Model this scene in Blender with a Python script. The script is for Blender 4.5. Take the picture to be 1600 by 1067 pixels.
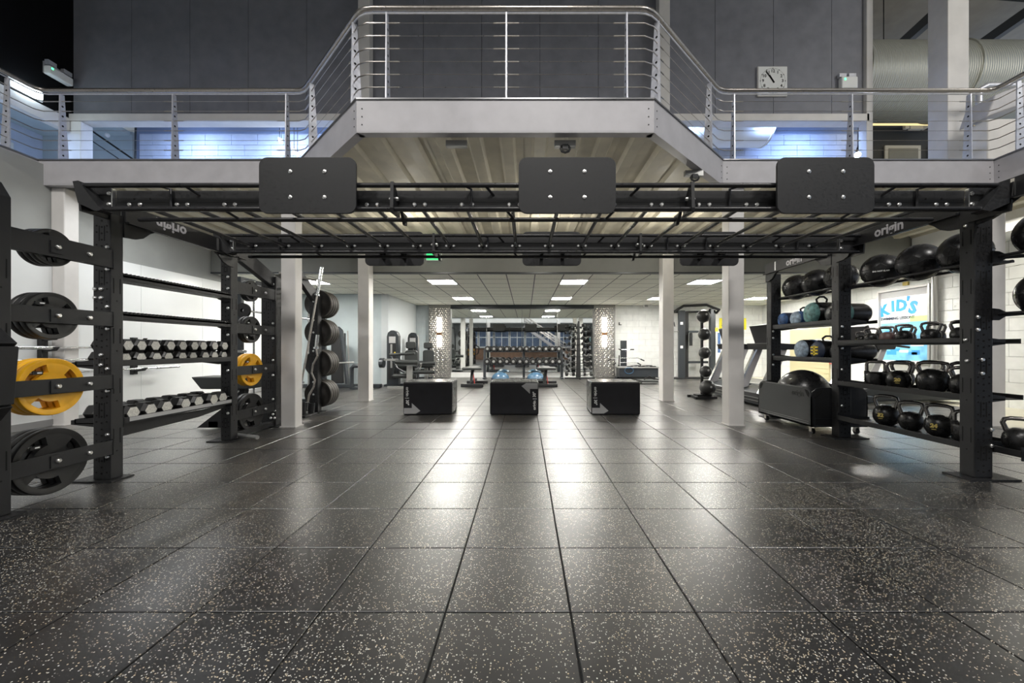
import bpy, math, random
from mathutils import Vector, Matrix
random.seed(7)
PI = math.pi
sc = bpy.context.scene
for _o in list(bpy.data.objects):
    bpy.data.objects.remove(_o)
C = sc.collection

# ------------------------------------------------------------------ camera, world, lights, exposure
F, CX, CY, H = 610.0, 821.0, 543.0, 1.057
cd = bpy.data.cameras.new('camera'); cam = bpy.data.objects.new('camera', cd); C.objects.link(cam)
cd.sensor_width = 36; cd.lens = F/1600*36; cam.location = (0, 0, H); cam.rotation_euler = (PI/2, 0, 0)
cd.shift_x = -(CX-800)/1600; cd.shift_y = (CY-533.5)/1600; cd.clip_start = .05; cd.clip_end = 100
sc.camera = cam
W = bpy.data.worlds.new('world'); sc.world = W; W.use_nodes = True
W.node_tree.nodes['Background'].inputs[0].default_value = (.75, .85, 1, 1)
W.node_tree.nodes['Background'].inputs[1].default_value = .35
sc.view_settings.view_transform = 'Standard'; sc.view_settings.look = 'None'
sc.view_settings.exposure = 0.75; sc.view_settings.gamma = 1.0; sc.view_settings.use_curve_mapping = False
sc.cycles.max_bounces = 7; sc.cycles.diffuse_bounces = 4; sc.cycles.glossy_bounces = 3
sc.cycles.transmission_bounces = 3; sc.cycles.sample_clamp_indirect = 6.0
sc.cycles.use_denoising = True

def area(name, loc, size, power, col=(1, 1, 1), aim=None, sy=None):
    d = bpy.data.lights.new(name, 'AREA'); d.energy = power; d.color = col; d.size = size
    if sy: d.shape = 'RECTANGLE'; d.size_y = sy
    o = bpy.data.objects.new(name, d); C.objects.link(o); o.location = loc
    if aim is not None:
        o.rotation_euler = (Vector(aim)-Vector(loc)).to_track_quat('-Z', 'Y').to_euler()
    return o
# high-bay lights of the hall, behind and above the camera
for _x in (-5.0, 0.3, 5.5):
    area('high_bay_light', (_x, -1.2, 7.6), 1.0, 190, (1, .97, .93))
    area('high_bay_light', (_x, -5.2, 7.6), 1.0, 60, (1, .97, .93))
# lights under the gallery
area('gallery_light', (-5.35, 6.0, 3.14), .5, 19, (.97, .99, 1), None, 1.6)
area('gallery_light', (7.45, 6.0, 3.13), .12, 22, (1, .95, .84), None, 1.5)
for _x in (-1.9, .35, 2.4):  # added fill points without fittings, to brighten the deck underside
    _d = bpy.data.lights.new('deck_fill', 'POINT'); _d.energy = 14; _d.color = (1, .95, .84); _d.shadow_soft_size = .05
    _o = bpy.data.objects.new('deck_fill', _d); C.objects.link(_o); _o.location = (_x, 6.5, 2.81)
# blue-lit room above the gallery
for _x in (-7.6, -5.6, -3.8, 3.6, 5.2, 6.4):
    area('upper_room_light', (_x, 8.34, 5.85), .35, 19, (.46, .62, 1) if _x < 0 else (.36, .54, 1), (_x, 9.22, 4.5))
area('upper_room_light', (-10.2, 6.2, 5.55), .3, 45, (.4, .58, 1), None, 3.0)
area('roof_light', (10.0, 2.0, 7.5), 1.5, 95, (1, .97, .9), (10.5, 10, 8.6))
area('cafe_light', (9.0, 8.6, 6.3), .4, 8, (1, .95, .8), None, 2.0)

# ------------------------------------------------------------------ helpers
def X(px, D): return (px-CX)*D/F
def Z(py, D): return H-(py-CY)*D/F

MATS = {}
def mat(name, col, rough=.5, metal=0.0, spec=.5, noise=0, nscale=20, bump=0, bscale=80, emit=0, coat=0, dist=.002):
    if name in MATS: return MATS[name]
    m = bpy.data.materials.new(name); m.use_nodes = True; MATS[name] = m
    nt = m.node_tree; b = nt.nodes['Principled BSDF']
    b.inputs['Base Color'].default_value = (*col, 1); b.inputs['Roughness'].default_value = rough
    b.inputs['Metallic'].default_value = metal; b.inputs['Specular IOR Level'].default_value = spec
    b.inputs['Coat Weight'].default_value = coat
    if emit:
        b.inputs['Emission Color'].default_value = (*col, 1); b.inputs['Emission Strength'].default_value = emit
    g = None
    if noise or bump:
        g = nt.nodes.new('ShaderNodeNewGeometry')
    if noise:
        n = nt.nodes.new('ShaderNodeTexNoise'); n.inputs['Scale'].default_value = nscale; n.inputs['Detail'].default_value = 5
        nt.links.new(g.outputs['Position'], n.inputs['Vector'])
        r = nt.nodes.new('ShaderNodeMapRange'); r.inputs[1].default_value = .3; r.inputs[2].default_value = .7
        r.inputs[3].default_value = 1-noise; r.inputs[4].default_value = 1+noise
        nt.links.new(n.outputs[0], r.inputs[0])
        v = nt.nodes.new('ShaderNodeVectorMath'); v.operation = 'SCALE'; v.inputs[0].default_value = col
        nt.links.new(r.outputs[0], v.inputs['Scale']); nt.links.new(v.outputs[0], b.inputs['Base Color'])
        r2 = nt.nodes.new('ShaderNodeMath'); r2.operation = 'MULTIPLY'; r2.inputs[1].default_value = rough
        nt.links.new(r.outputs[0], r2.inputs[0]); nt.links.new(r2.outputs[0], b.inputs['Roughness'])
    if bump:
        n = nt.nodes.new('ShaderNodeTexNoise'); n.inputs['Scale'].default_value = bscale; n.inputs['Detail'].default_value = 4
        nt.links.new(g.outputs['Position'], n.inputs['Vector'])
        bp = nt.nodes.new('ShaderNodeBump'); bp.inputs['Strength'].default_value = bump; bp.inputs['Distance'].default_value = dist
        nt.links.new(n.outputs[0], bp.inputs['Height']); nt.links.new(bp.outputs[0], b.inputs['Normal'])
    return m

def floor_material():
    m = bpy.data.materials.new('speckled_rubber'); m.use_nodes = True; nt = m.node_tree; b = nt.nodes['Principled BSDF']
    N = nt.nodes.new; L = nt.links.new
    g = N('ShaderNodeNewGeometry'); oi = N('ShaderNodeObjectInfo')
    def noise(s, d=4, rough=.5):
        n = N('ShaderNodeTexNoise'); n.inputs['Scale'].default_value = s; n.inputs['Detail'].default_value = d
        L(g.outputs['Position'], n.inputs['Vector']); return n.outputs[0]
    def mr(src, a, c, lo, hi):
        r = N('ShaderNodeMapRange'); r.inputs[1].default_value = a; r.inputs[2].default_value = c
        r.inputs[3].default_value = lo; r.inputs[4].default_value = hi; L(src, r.inputs[0]); return r.outputs[0]
    def math_(op, a, c):
        r = N('ShaderNodeMath'); r.operation = op
        for i, v in enumerate((a, c)):
            if isinstance(v, (int, float)): r.inputs[i].default_value = v
            else: L(v, r.inputs[i])
        return r.outputs[0]
    v = N('ShaderNodeTexVoronoi'); v.inputs['Scale'].default_value = 165; L(g.outputs['Position'], v.inputs['Vector'])
    sep = N('ShaderNodeSeparateColor'); L(v.outputs['Color'], sep.inputs[0])
    dens = mr(noise(1.3, 3), .35, .65, .62, .88)                 # how sparse the flecks are
    gate = math_('GREATER_THAN', sep.outputs[0], dens)
    near = math_('LESS_THAN', v.outputs['Distance'], mr(sep.outputs[1], 0, 1, .22, .5))
    fleck = math_('MULTIPLY', gate, near)
    wear = mr(noise(5, 6), .35, .7, .6, 1.5)
    base = N('ShaderNodeVectorMath'); base.operation = 'SCALE'; base.inputs[0].default_value = (.010, .010, .011)
    L(wear, base.inputs['Scale'])
    mx = N('ShaderNodeMix'); mx.data_type = 'RGBA'; L(fleck, mx.inputs[0]); L(base.outputs[0], mx.inputs[6])
    fc = N('ShaderNodeMix'); fc.data_type = 'RGBA'; L(sep.outputs[2], fc.inputs[0])
    fc.inputs[6].default_value = (.62, .50, .33, 1); fc.inputs[7].default_value = (.70, .70, .66, 1)
    L(fc.outputs[2], mx.inputs[7]); L(mx.outputs[2], b.inputs['Base Color'])
    ro = math_('ADD', mr(noise(2.5, 2), .3, .7, .33, .40), mr(oi.outputs['Random'], 0, 1, -.03, .04))
    L(ro, b.inputs['Roughness']); b.inputs['Specular IOR Level'].default_value = .45
    b.inputs['Coat Weight'].default_value = .9; b.inputs['Coat Roughness'].default_value = .36
    return m

M_FLOOR = floor_material()
M_JOINT = mat('joint_black', (.008, .008, .008), .8)
M_BLK = mat('powder_coat_black', (.0125, .0128, .014), .48, 0, .45, .25, 60, .25, 500)
M_BLKG = mat('satin_black', (.013, .013, .015), .33, 0, .5, .2, 30)
M_HOLE = mat('hole_dark', (.002, .002, .002), .9)
M_BOLT = mat('zinc_bolt', (.75, .75, .74), .28, 1)
M_CHROME = mat('chrome', (.72, .73, .74), .18, 1)
M_STEEL = mat('brushed_stainless', (.47, .44, .41), .3, 1, .5, .1, 40)
M_GALV = mat('galvanised_post', (.62, .63, .68), .38, .55, .5, .1, 25)
M_FASC = mat('fascia_paint', (.47, .46, .48), .45, 0, .5, .08, 5, .15, 200)
M_COL = mat('column_paint', (.66, .64, .62), .42, 0, .5, .08, 3)
M_WHITE = mat('white_paint', (.80, .81, .80), .55, 0, .4, .04, 3, .1, 120)
M_BLOCK = mat('painted_block_white', (.76, .77, .75), .6, 0, .4, .06, 6, .35, 160)
M_BLOCKG = mat('painted_block_grey', (.50, .55, .57), .6, 0, .4, .06, 6, .35, 160)
M_BLOCKB = mat('painted_block_blue', (.60, .66, .80), .6, 0, .4, .06, 6, .35, 160)
M_MORTAR = mat('mortar', (.55, .55, .54), .8)
M_CLAD = mat('hygienic_cladding', (.82, .84, .84), .3, 0, .5, .03, 2)
M_GREYW = mat('shaded_grey_paint', (.34, .35, .34), .6, 0, .4, .06, 3, .15, 120)  # grey paint, darkened further for shade along the left wall top
M_BLUEG = mat('blue_grey_paint', (.50, .57, .60), .6, 0, .4, .05, 3)
M_DARKW = mat('slate_wall_panel', (.20, .205, .235), .5, 0, .5, .12, 4, .2, 300)
M_VOID = mat('black_wall', (.002, .002, .003), .9, 0, .2)
M_DECK = mat('galvanised_deck', (.60, .56, .45), .6, 0, .5, .16, 3)
M_CEIL = mat('ceiling_tile', (.84, .84, .75), .8, 0, .3, .08, 40, .3, 200)
M_GRID = mat('ceiling_grid', (.10, .10, .10), .6)
M_MIRROR = mat('mirror_silver', (.86, .90, .89), .015, 1)
M_DIAM = mat('diamond_plate', (.24, .235, .225), .45, .5)  # toned down so the glint painted on the lugs stands out
M_LIGHT = mat('panel_light', (1, .97, .90), .5, emit=64)
M_SCONCE = mat('sconce_light', (1, .93, .82), .5, emit=5)
M_TUBE = mat('tube_light', (.80, .90, 1), .5, emit=22)
M_TUBEB = mat('wall_strip_light', (.75, .92, 1), .5, emit=7)
M_GLOW = mat('spot_light', (.75, .88, 1), .5, emit=40)
M_GREEN = mat('green_indicator', (.05, .9, .25), .5, emit=3)
M_RUB = mat('plate_rubber', (.008, .008, .008), .42, 0, .5, .3, 25)
M_RUBB = mat('bumper_rubber', (.020, .018, .016), .5, 0, .5, .3, 25)
M_RIM = mat('worn_bumper_rim', (.10, .09, .075), .55)
M_YEL = mat('plate_yellow', (.85, .43, .01), .38, 0, .5, .12, 12)
M_VINYL = mat('black_vinyl', (.012, .012, .013), .30, 0, .55, .25, 12, .25, 60)
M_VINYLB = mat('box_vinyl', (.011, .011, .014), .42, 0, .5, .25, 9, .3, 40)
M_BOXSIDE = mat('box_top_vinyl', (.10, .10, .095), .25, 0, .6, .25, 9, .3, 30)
M_GREY = mat('print_grey', (.42, .42, .42), .6)
M_WTXT = mat('white_print', (.85, .85, .83), .6)
M_GOLD = mat('gold_print', (.70, .55, .16), .5)
M_HEXF = mat('dumbbell_end', (.60, .59, .54), .5, 0, .5, .25, 90)
M_KB = mat('kettlebell_coat', (.014, .014, .014), .30, 0, .5, .3, 20)
M_KBH = mat('kettlebell_handle', (.24, .23, .22), .2, .9)
M_BLUE = mat('bag_blue', (.05, .11, .26), .55, 0, .4, .55, 22)
M_GRNB = mat('bag_teal', (.14, .30, .29), .55, 0, .4, .55, 20)
M_GRYB = mat('bag_pale_blue', (.28, .36, .45), .55, 0, .4, .5, 25)
M_YEL2 = mat('bag_yellow', (.80, .60, .03), .5)
M_NAVY = mat('bag_navy', (.02, .03, .06), .5)
M_DGREY = mat('machine_grey', (.032, .037, .043), .35, .2)
M_SILV = mat('machine_silver', (.38, .38, .37), .35, .6)
M_PAD = mat('pad_charcoal', (.03, .033, .033), .45)
M_CONS = mat('console_black', (.012, .012, .014), .3)
M_RED = mat('accent_red', (.5, .03, .02), .4)
M_BOSU = mat('balance_dome_blue', (.055, .12, .20), .22, 0, .6)
M_CREAM = mat('cream_floor', (.60, .57, .46), .45, 0, .5, .06, 3)
M_BEIGE = mat('beige_louvre', (.58, .53, .33), .5)
M_YPOST = mat('poster_yellow', (.85, .75, .03), .5)
M_PWH = mat('poster_white', (.82, .84, .84), .5)
M_PBL = mat('poster_blue', (.04, .30, .70), .5)
M_PSKY = mat('poster_pool', (.18, .50, .78), .5, 0, .5, .35, 4)
M_DUCT = mat('duct_metal', (.56, .56, .50), .42, .6)
M_TAN = mat('tan_wood', (.20, .12, .08), .5, 0, .5, .2, 5)
M_WIN = mat('night_window', (.05, .07, .11), .2, 0, .5, .7, 1.2, emit=.3)
M_BLK2 = mat('flat_black', (.008, .008, .008), .6)
def ribbed_duct():
    nt = M_DUCT.node_tree; b = nt.nodes['Principled BSDF']
    g = nt.nodes.new('ShaderNodeNewGeometry'); w = nt.nodes.new('ShaderNodeTexWave'); w.bands_direction = 'X'
    w.inputs['Scale'].default_value = 6.2; w.inputs['Distortion'].default_value = .25
    mp = nt.nodes.new('ShaderNodeMapping'); mp.inputs['Rotation'].default_value = (0, .10, .0)
    nt.links.new(g.outputs['Position'], mp.inputs[0]); nt.links.new(mp.outputs[0], w.inputs['Vector'])
    bp = nt.nodes.new('ShaderNodeBump'); bp.inputs['Strength'].default_value = .8; bp.inputs['Distance'].default_value = .02
    nt.links.new(w.outputs[0], bp.inputs['Height']); nt.links.new(bp.outputs[0], b.inputs['Normal'])
ribbed_duct()

class MB:
    def __init__(s): s.v = []; s.f = []; s.sm = []
    def add(s, vs, fs, sm=False):
        n = len(s.v); s.v += [tuple(v) for v in vs]; s.f += [tuple(i+n for i in f) for f in fs]; s.sm += [sm]*len(fs); return s
    def box(s, x0, x1, y0, y1, z0, z1):
        if x0 > x1: x0, x1 = x1, x0
        if y0 > y1: y0, y1 = y1, y0
        vs = [(x, y, z) for z in (z0, z1) for y in (y0, y1) for x in (x0, x1)]
        return s.add(vs, [(0, 2, 3, 1), (4, 5, 7, 6), (0, 1, 5, 4), (2, 6, 7, 3), (0, 4, 6, 2), (1, 3, 7, 5)])
    def obox(s, c, size, rot):
        a, b, d = [k/2 for k in size]
        vs = [Vector(c)+rot@Vector((x, y, z)) for z in (-d, d) for y in (-b, b) for x in (-a, a)]
        return s.add(vs, [(0, 2, 3, 1), (4, 5, 7, 6), (0, 1, 5, 4), (2, 6, 7, 3), (0, 4, 6, 2), (1, 3, 7, 5)])
    def beam(s, p0, p1, w, h, up=(0, 0, 1)):                     # rectangular bar between two points
        p0, p1 = Vector(p0), Vector(p1); d = p1-p0; y = d.normalized(); u = Vector(up)
        x = y.cross(u)
        if x.length < 1e-4: x = y.cross(Vector((1, 0, 0)))
        x.normalize(); z = x.cross(y)
        return s.obox((p0+p1)/2, (w, d.length, h), Matrix((x, y, z)).transposed())
    def cyl(s, p0, p1, r, n=10, r1=None, caps=True):
        p0, p1 = Vector(p0), Vector(p1); d = (p1-p0).normalized(); r1 = r if r1 is None else r1
        a = d.orthogonal().normalized(); b = d.cross(a)
        vs = []
        for p, q in ((p0, r), (p1, r1)):
            for i in range(n):
                t = 2*PI*i/n; vs.append(p+a*math.cos(t)*q+b*math.sin(t)*q)
        s.add(vs, [(i, (i+1) % n, n+(i+1) % n, n+i) for i in range(n)], True)
        if caps:
            k = len(s.v)-2*n
            s.f += [tuple(k+i for i in reversed(range(n))), tuple(k+n+i for i in range(n))]; s.sm += [False]*2
        return s
    def tube(s, pts, r, n=8, closed=False):
        P = [Vector(p) for p in pts]; m = len(P); vs = []; a = None
        for i, p in enumerate(P):
            q0 = P[(i-1) % m] if (closed or i > 0) else p; q1 = P[(i+1) % m] if (closed or i < m-1) else p
            d = (q1-q0).normalized()
            a = d.orthogonal().normalized() if a is None else (a-d*a.dot(d)).normalized()
            b = d.cross(a); rr = r[i] if isinstance(r, (list, tuple)) else r
            vs += [p+a*math.cos(2*PI*k/n)*rr+b*math.sin(2*PI*k/n)*rr for k in range(n)]
        fs = []
        for i in range(m if closed else m-1):
            j = (i+1) % m
            fs += [(i*n+k, i*n+(k+1) % n, j*n+(k+1) % n, j*n+k) for k in range(n)]
        s.add(vs, fs, True)
        if not closed:
            k = len(s.v)-m*n
            s.f += [tuple(k+i for i in reversed(range(n))), tuple(k+(m-1)*n+i for i in range(n))]; s.sm += [False]*2
        return s
    def lathe(s, prof, o=(0, 0, 0), axis=(0, 0, 1), n=24, sm=True, ph=0):
        o = Vector(o); d = Vector(axis).normalized()
        if abs(d.z) > .9: a = Vector((1, 0, 0))
        else: a = Vector((0, 0, 1))
        a = (a-d*a.dot(d)).normalized(); b = d.cross(a)
        vs = []
        for r, h in prof:
            for i in range(n):
                t = 2*PI*i/n+ph; vs.append(o+d*h+(a*math.cos(t)+b*math.sin(t))*max(r, 1e-4))
        fs = [(j*n+i, j*n+(i+1) % n, (j+1)*n+(i+1) % n, (j+1)*n+i) for j in range(len(prof)-1) for i in range(n)]
        s.add(vs, fs, sm); return s
    def ball(s, c, r, n=20, m=12, sc_=(1, 1, 1)):
        vs = []; fs = []
        for j in range(m+1):
            a = PI*j/m
            for i in range(n):
                t = 2*PI*i/n; vs.append((c[0]+sc_[0]*r*math.sin(a)*math.cos(t), c[1]+sc_[1]*r*math.sin(a)*math.sin(t), c[2]-sc_[2]*r*math.cos(a)))
        fs = [(j*n+i, j*n+(i+1) % n, (j+1)*n+(i+1) % n, (j+1)*n+i) for j in range(m) for i in range(n)]
        return s.add(vs, fs, True)
    def prism(s, poly, ax, a0, a1, sm=False):                    # poly in the two other axes, extruded along axis ax
        def P(u, v, w):
            return {'x': (w, u, v), 'y': (u, w, v), 'z': (u, v, w)}[ax]
        n = len(poly); vs = [P(u, v, a0) for u, v in poly]+[P(u, v, a1) for u, v in poly]
        fs = [tuple(reversed(range(n))), tuple(range(n, 2*n))]+[(i, (i+1) % n, n+(i+1) % n, n+i) for i in range(n)]
        return s.add(vs, fs, sm)
    def build(s, name, m, parent=None, bevel=0, sharp=40, rel=True):
        me = bpy.data.meshes.new(name); off = Vector((0, 0, 0))
        if parent is not None and rel: off = world_loc(parent)
        me.from_pydata([(x-off.x, y-off.y, z-off.z) for x, y, z in s.v], [], s.f)
        me.polygons.foreach_set('use_smooth', s.sm)
        me.validate()
        bm_fix(me)
        if any(s.sm): me.set_sharp_from_angle(angle=math.radians(sharp))
        me.materials.append(m)
        o = bpy.data.objects.new(name, me); C.objects.link(o)
        if parent is not None: o.parent = parent
        if bevel:
            b = o.modifiers.new('bevel', 'BEVEL'); b.width = bevel; b.segments = 2; b.limit_method = 'ANGLE'
        return o
import bmesh
def bm_fix(me):
    bm = bmesh.new(); bm.from_mesh(me); bmesh.ops.remove_doubles(bm, verts=bm.verts, dist=1e-5)
    bmesh.ops.recalc_face_normals(bm, faces=bm.faces); bm.to_mesh(me); bm.free()
def world_loc(o):
    v = Vector(o.location); p = o.parent
    while p is not None: v = v+Vector(p.location); p = p.parent
    return v
def kidmesh(parent, name, me, m=None):
    o = bpy.data.objects.new(name, me); C.objects.link(o); o.parent = parent; return o
def thing(name, label, cat, loc=(0, 0, 0), group=None, rz=0):
    o = bpy.data.objects.new(name, None); C.objects.link(o); o.empty_display_size = .1
    o.location = loc; o.rotation_euler = (0, 0, rz); return tag(o, label, cat, group)
def tag(o, label, cat, group=None):
    o['label'] = label; o['category'] = cat
    if group: o['group'] = group
    return o
def struct(name, mb, m, **k):
    o = mb.build(name, m, **k); o['kind'] = 'structure'; return o
def stuff(o): o['kind'] = 'stuff'; return o
def copy_tree(o, parent=None, loc=None, rz=None, label=None, group=None):
    c = o.copy(); C.objects.link(c); c.parent = parent
    if loc is not None: c.location = loc
    if rz is not None: c.rotation_euler = (c.rotation_euler[0], c.rotation_euler[1], rz)
    if label: c['label'] = label
    if group: c['group'] = group
    for ch in list(o.children): copy_tree(ch, c)
    return c
def rrect(u0, u1, v0, v1, r, n=5):
    pts = []
    for cu, cv, a in ((u1-r, v0+r, -PI/2), (u1-r, v1-r, 0), (u0+r, v1-r, PI/2), (u0+r, v0+r, PI)):
        for i in range(n+1):
            t = a+PI/2*i/n; pts.append((cu+r*math.cos(t), cv+r*math.sin(t)))
    return pts
def text(body, size, o, tx, ty, m, name, parent=None, ext=.001, align='CENTER', bold=0, shear=0):
    cu = bpy.data.curves.new('t', 'FONT'); cu.body = body; cu.size = size; cu.extrude = ext; cu.align_x = align; cu.align_y = 'CENTER'
    cu.offset = bold; cu.shear = shear; cu.resolution_u = 2
    t = bpy.data.objects.new('t', cu); C.objects.link(t)
    bpy.context.view_layer.update()
    me = bpy.data.meshes.new_from_object(t.evaluated_get(bpy.context.evaluated_depsgraph_get()))
    bpy.data.objects.remove(t)
    tx = Vector(tx).normalized(); ty = Vector(ty).normalized(); tz = tx.cross(ty)
    R = Matrix((tx, ty, tz)).transposed(); off = world_loc(parent) if parent is not None else Vector((0, 0, 0))
    for v in me.vertices: v.co = R@v.co+Vector(o)-off
    me.materials.clear(); me.materials.append(m)
    ob = bpy.data.objects.new(name, me); C.objects.link(ob)
    if parent is not None: ob.parent = parent
    return ob
ORD = ['nearest', 'second', 'third', 'fourth', 'fifth', 'sixth', 'seventh', 'eighth', 'ninth', 'tenth', 'eleventh', 'twelfth', 'thirteenth', 'fourteenth']

# ================================================================== THE SETTING
# ---- floor: slab and rubber tiles
fl = struct('floor', MB().box(-13, 13, -9, 14.4, -.06, -.010), M_JOINT)
tile_bm = MB()
g_ = .0035
def tile_geo(mb, x, y):
    a = g_; b_ = .0025
    x0, x1, y0, y1 = x+a, x+.5-a, y+a, y+.5-a
    vs = [(x0, y0, -.0105), (x1, y0, -.0105), (x1, y1, -.0105), (x0, y1, -.0105),
          (x0, y0, -b_), (x1, y0, -b_), (x1, y1, -b_), (x0, y1, -b_),
          (x0+b_, y0+b_, 0), (x1-b_, y0+b_, 0), (x1-b_, y1-b_, 0), (x0+b_, y1-b_, 0)]
    fs = [(0, 1, 5, 4), (1, 2, 6, 5), (2, 3, 7, 6), (3, 0, 4, 7), (4, 5, 9, 8), (5, 6, 10, 9), (6, 7, 11, 10), (7, 4, 8, 11), (8, 9, 10, 11)]
    mb.add(vs, fs)
tile_geo(tile_bm, 0, 0)
t0 = tile_bm.build('floor_tile', M_FLOOR, fl)
TX0, TY0 = -.32, 1.562
cells = []
for i in range(-20, 22):
    for j in range(-16, 26):
        x, y = TX0+.5*i, TY0+.5*j
        if x < -8.5 or x > 8.3 or y > 13.6: continue
        cx_, cy_ = x+.25, y+.25
        vis = cy_ > .9 and -60 < CX+F*(cx_/cy_) < 1660
        cells.append((0 if vis else 1, cy_, x, y))
cells.sort(key=lambda c: (c[0], c[1]))
rest = MB(); first = True
for k, (h, _, x, y) in enumerate(cells):
    if k < 296 and h == 0:
        o = t0 if first else t0.copy()
        if not first: C.objects.link(o)
        first = False
        o.location = (x+random.uniform(-.0008, .0008), y+random.uniform(-.0008, .0008), random.uniform(-.0006, .0004))
    else:
        tile_geo(rest, x, y)
stuff(rest.build('floor_tile_field', M_FLOOR, fl))
lane = MB(); lane.prism([(6.35, 4.2), (8.48, 4.2), (8.48, 13.9), (7.9, 13.9), (7.75, 6.6), (6.35, 5.25)], 'z', -.004, .004)
struct('walkway_floor', lane, M_CREAM)

# ---- left wall with cladding panels
wl = struct('wall_left', MB().box(-6.55, -6.42, -8, 11.1, 0, 3.5), M_GREYW)
ys = [-1.0, .4, 1.62, 2.84, 4.06, 5.28, 6.50, 7.74, 8.96, 10.18, 11.08]
for a, b_ in zip(ys[:-1], ys[1:]):
    MB().box(-6.42, -6.40, a+.003, b_-.003, .02, 2.43).build('cladding_panel', M_CLAD, wl)
MB().box(-6.42, -6.412, 6.02, 6.16, 2.60, 2.73).build('wall_socket_plate', M_WHITE, wl)
struct('baseboard_left', MB().box(-6.40, -6.385, -1, 11.1, 0.001, .09), mat('baseboard_grey', (.3, .3, .3), .5))
# ---- blocks
def block_wall(parent, axis, const, u0, u1, z0, z1, bw, bh, m, depth=.02, sign=-1, limit=300):
    """running-bond blocks on a wall plane; the pieces share one mesh"""
    me = None; n = 0; j = 0; z = z0; rest = MB()
    while z < z1-.02:
        hh = min(bh, z1-z); u = u0-(bw/2 if j % 2 else 0)
        while u < u1-.02:
            a, b_ = max(u, u0), min(u+bw, u1)
            if b_-a > .03:
                g = .004
                full = abs(b_-a-bw) < 1e-6 and abs(hh-bh) < 1e-6
                c0, c1 = (const, const+sign*depth)
                if full and n < limit:
                    if me is None:
                        q = MB().box(*( (c0-const, c1-const, g, bw-g) if axis == 'x' else (g, bw-g, c0-const, c1-const)), g, bh-g)
                        o = q.build('block', m, parent, rel=False, bevel=0); me = o.data
                    else:
                        o = bpy.data.objects.new('block', me); C.objects.link(o); o.parent = parent
                    o.location = (const, a, z) if axis == 'x' else (a, const, z); n += 1
                else:
                    rest.box(*((c0, c1, a+g, b_-g) if axis == 'x' else (a+g, b_-g, c0, c1)), z+g, z+hh-g)
            u += bw
        z += bh; j += 1
    if rest.v: stuff(rest.build('block_edge', m, parent, rel=False))
wb = struct('wall_back', MB().box(3.0, 8.6, 14.0, 14.2, 0, 2.7), M_MORTAR)
block_wall(wb, 'y', 14.0, 3.17, 8.48, 0, 2.57, .45, .225, M_BLOCK)
wr = struct('wall_right', MB().box(8.5, 8.7, 4.6, 14.2, 0, 3.6), M_MORTAR)
block_wall(wr, 'x', 8.5, 4.6, 14.0, 0, 3.375, .45, .225, M_BLOCK, limit=296)
wb2 = struct('wall_back_left', MB().box(-4.1, -2.6, 14.0, 14.2, 0, 2.7), M_MORTAR)
block_wall(wb2, 'y', 14.0, -3.91, -3.0, 0, 2.57, .45, .225, M_BLOCKG)
struct('wall_recess', MB().box(-6.55, -4.1, 11.1, 11.3, 0, 2.7), M_BLUEG)
struct('wall_recess_side', MB().box(-4.1, -3.91, 11.1, 14.2, 0, 2.7).box(-3.91, -3.905, 11.11, 13.99, .0, 2.56), mat('recess_side', (.60, .64, .66), .55))
struct('wall_back_centre', MB().box(-2.7, 3.2, 14.0, 14.2, 0, 2.7), M_WHITE)
# piers with chequer plate
def pier(name, x0, x1):
    p = struct(name, MB().box(x0, x1, 13.78, 14.0, 0, 2.567), M_DIAM)
    mb = MB(); s_ = .075; ny = int(2.5/s_)
    for j in range(ny):
        for i in range(int((x1-x0)/s_)):
            x, z = x0+.04+i*s_+(s_/2 if j % 2 else 0), .04+j*s_
            if x > x1-.03: continue
            a = .030; w = .014
            sg = 1 if (i+j) % 2 else -1
            mb.add([(x-a, 13.779, z-sg*a), (x+w, 13.779, z-w*sg), (x+a, 13.779, z+sg*a), (x-w, 13.779, z+w*sg), (x, 13.762, z)],
                   [(0, 1, 4), (1, 2, 4), (2, 3, 4), (3, 0, 4)])
    stuff(mb.build('tread_lug', mat('lug_glint', (.80, .78, .74), .25, .9), p, rel=True))  # same metal as the plate; its glint is painted as a paler tone
    mb = MB()
    for k in range(7):
        mb.box(x1-.004 if x0 < 0 else x0-.006, x1+.006 if x0 < 0 else x0+.004, 13.80, 13.98, .1+k*.35, .3+k*.35)
    stuff(mb.build('edge_plate', M_DIAM, p))
pier('pier_left', X(670, 13.8), X(704, 13.8)); pier('pier_right', X(928, 13.8), X(961, 13.8))
for nm, cxp in (('left', 686), ('right', 944.5)):
    x = X(cxp, 13.72)
    s = thing('wall_sconce', 'tall slim twin-lit wall sconce on the %s chequer-plate pier' % nm, 'light', (x, 13.76, 1.2))
    MB().box(x-.075, x+.075, 13.70, 13.755, Z(519, 13.72), Z(496, 13.72)).build('glass_panel', M_SCONCE, s, bevel=.01)
    MB().box(x-.075, x+.075, 13.70, 13.755, Z(542, 13.72), Z(524, 13.72)).build('glass_panel', M_SCONCE, s, bevel=.01)
    MB().box(x-.085, x-.01, 13.69, 13.765, Z(524, 13.72), Z(519, 13.72)).box(x+.01, x+.085, 13.69, 13.765, Z(524, 13.72), Z(519, 13.72)).build('bracket', mat('copper', (.45, .24, .12), .3, .9), s)
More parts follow.
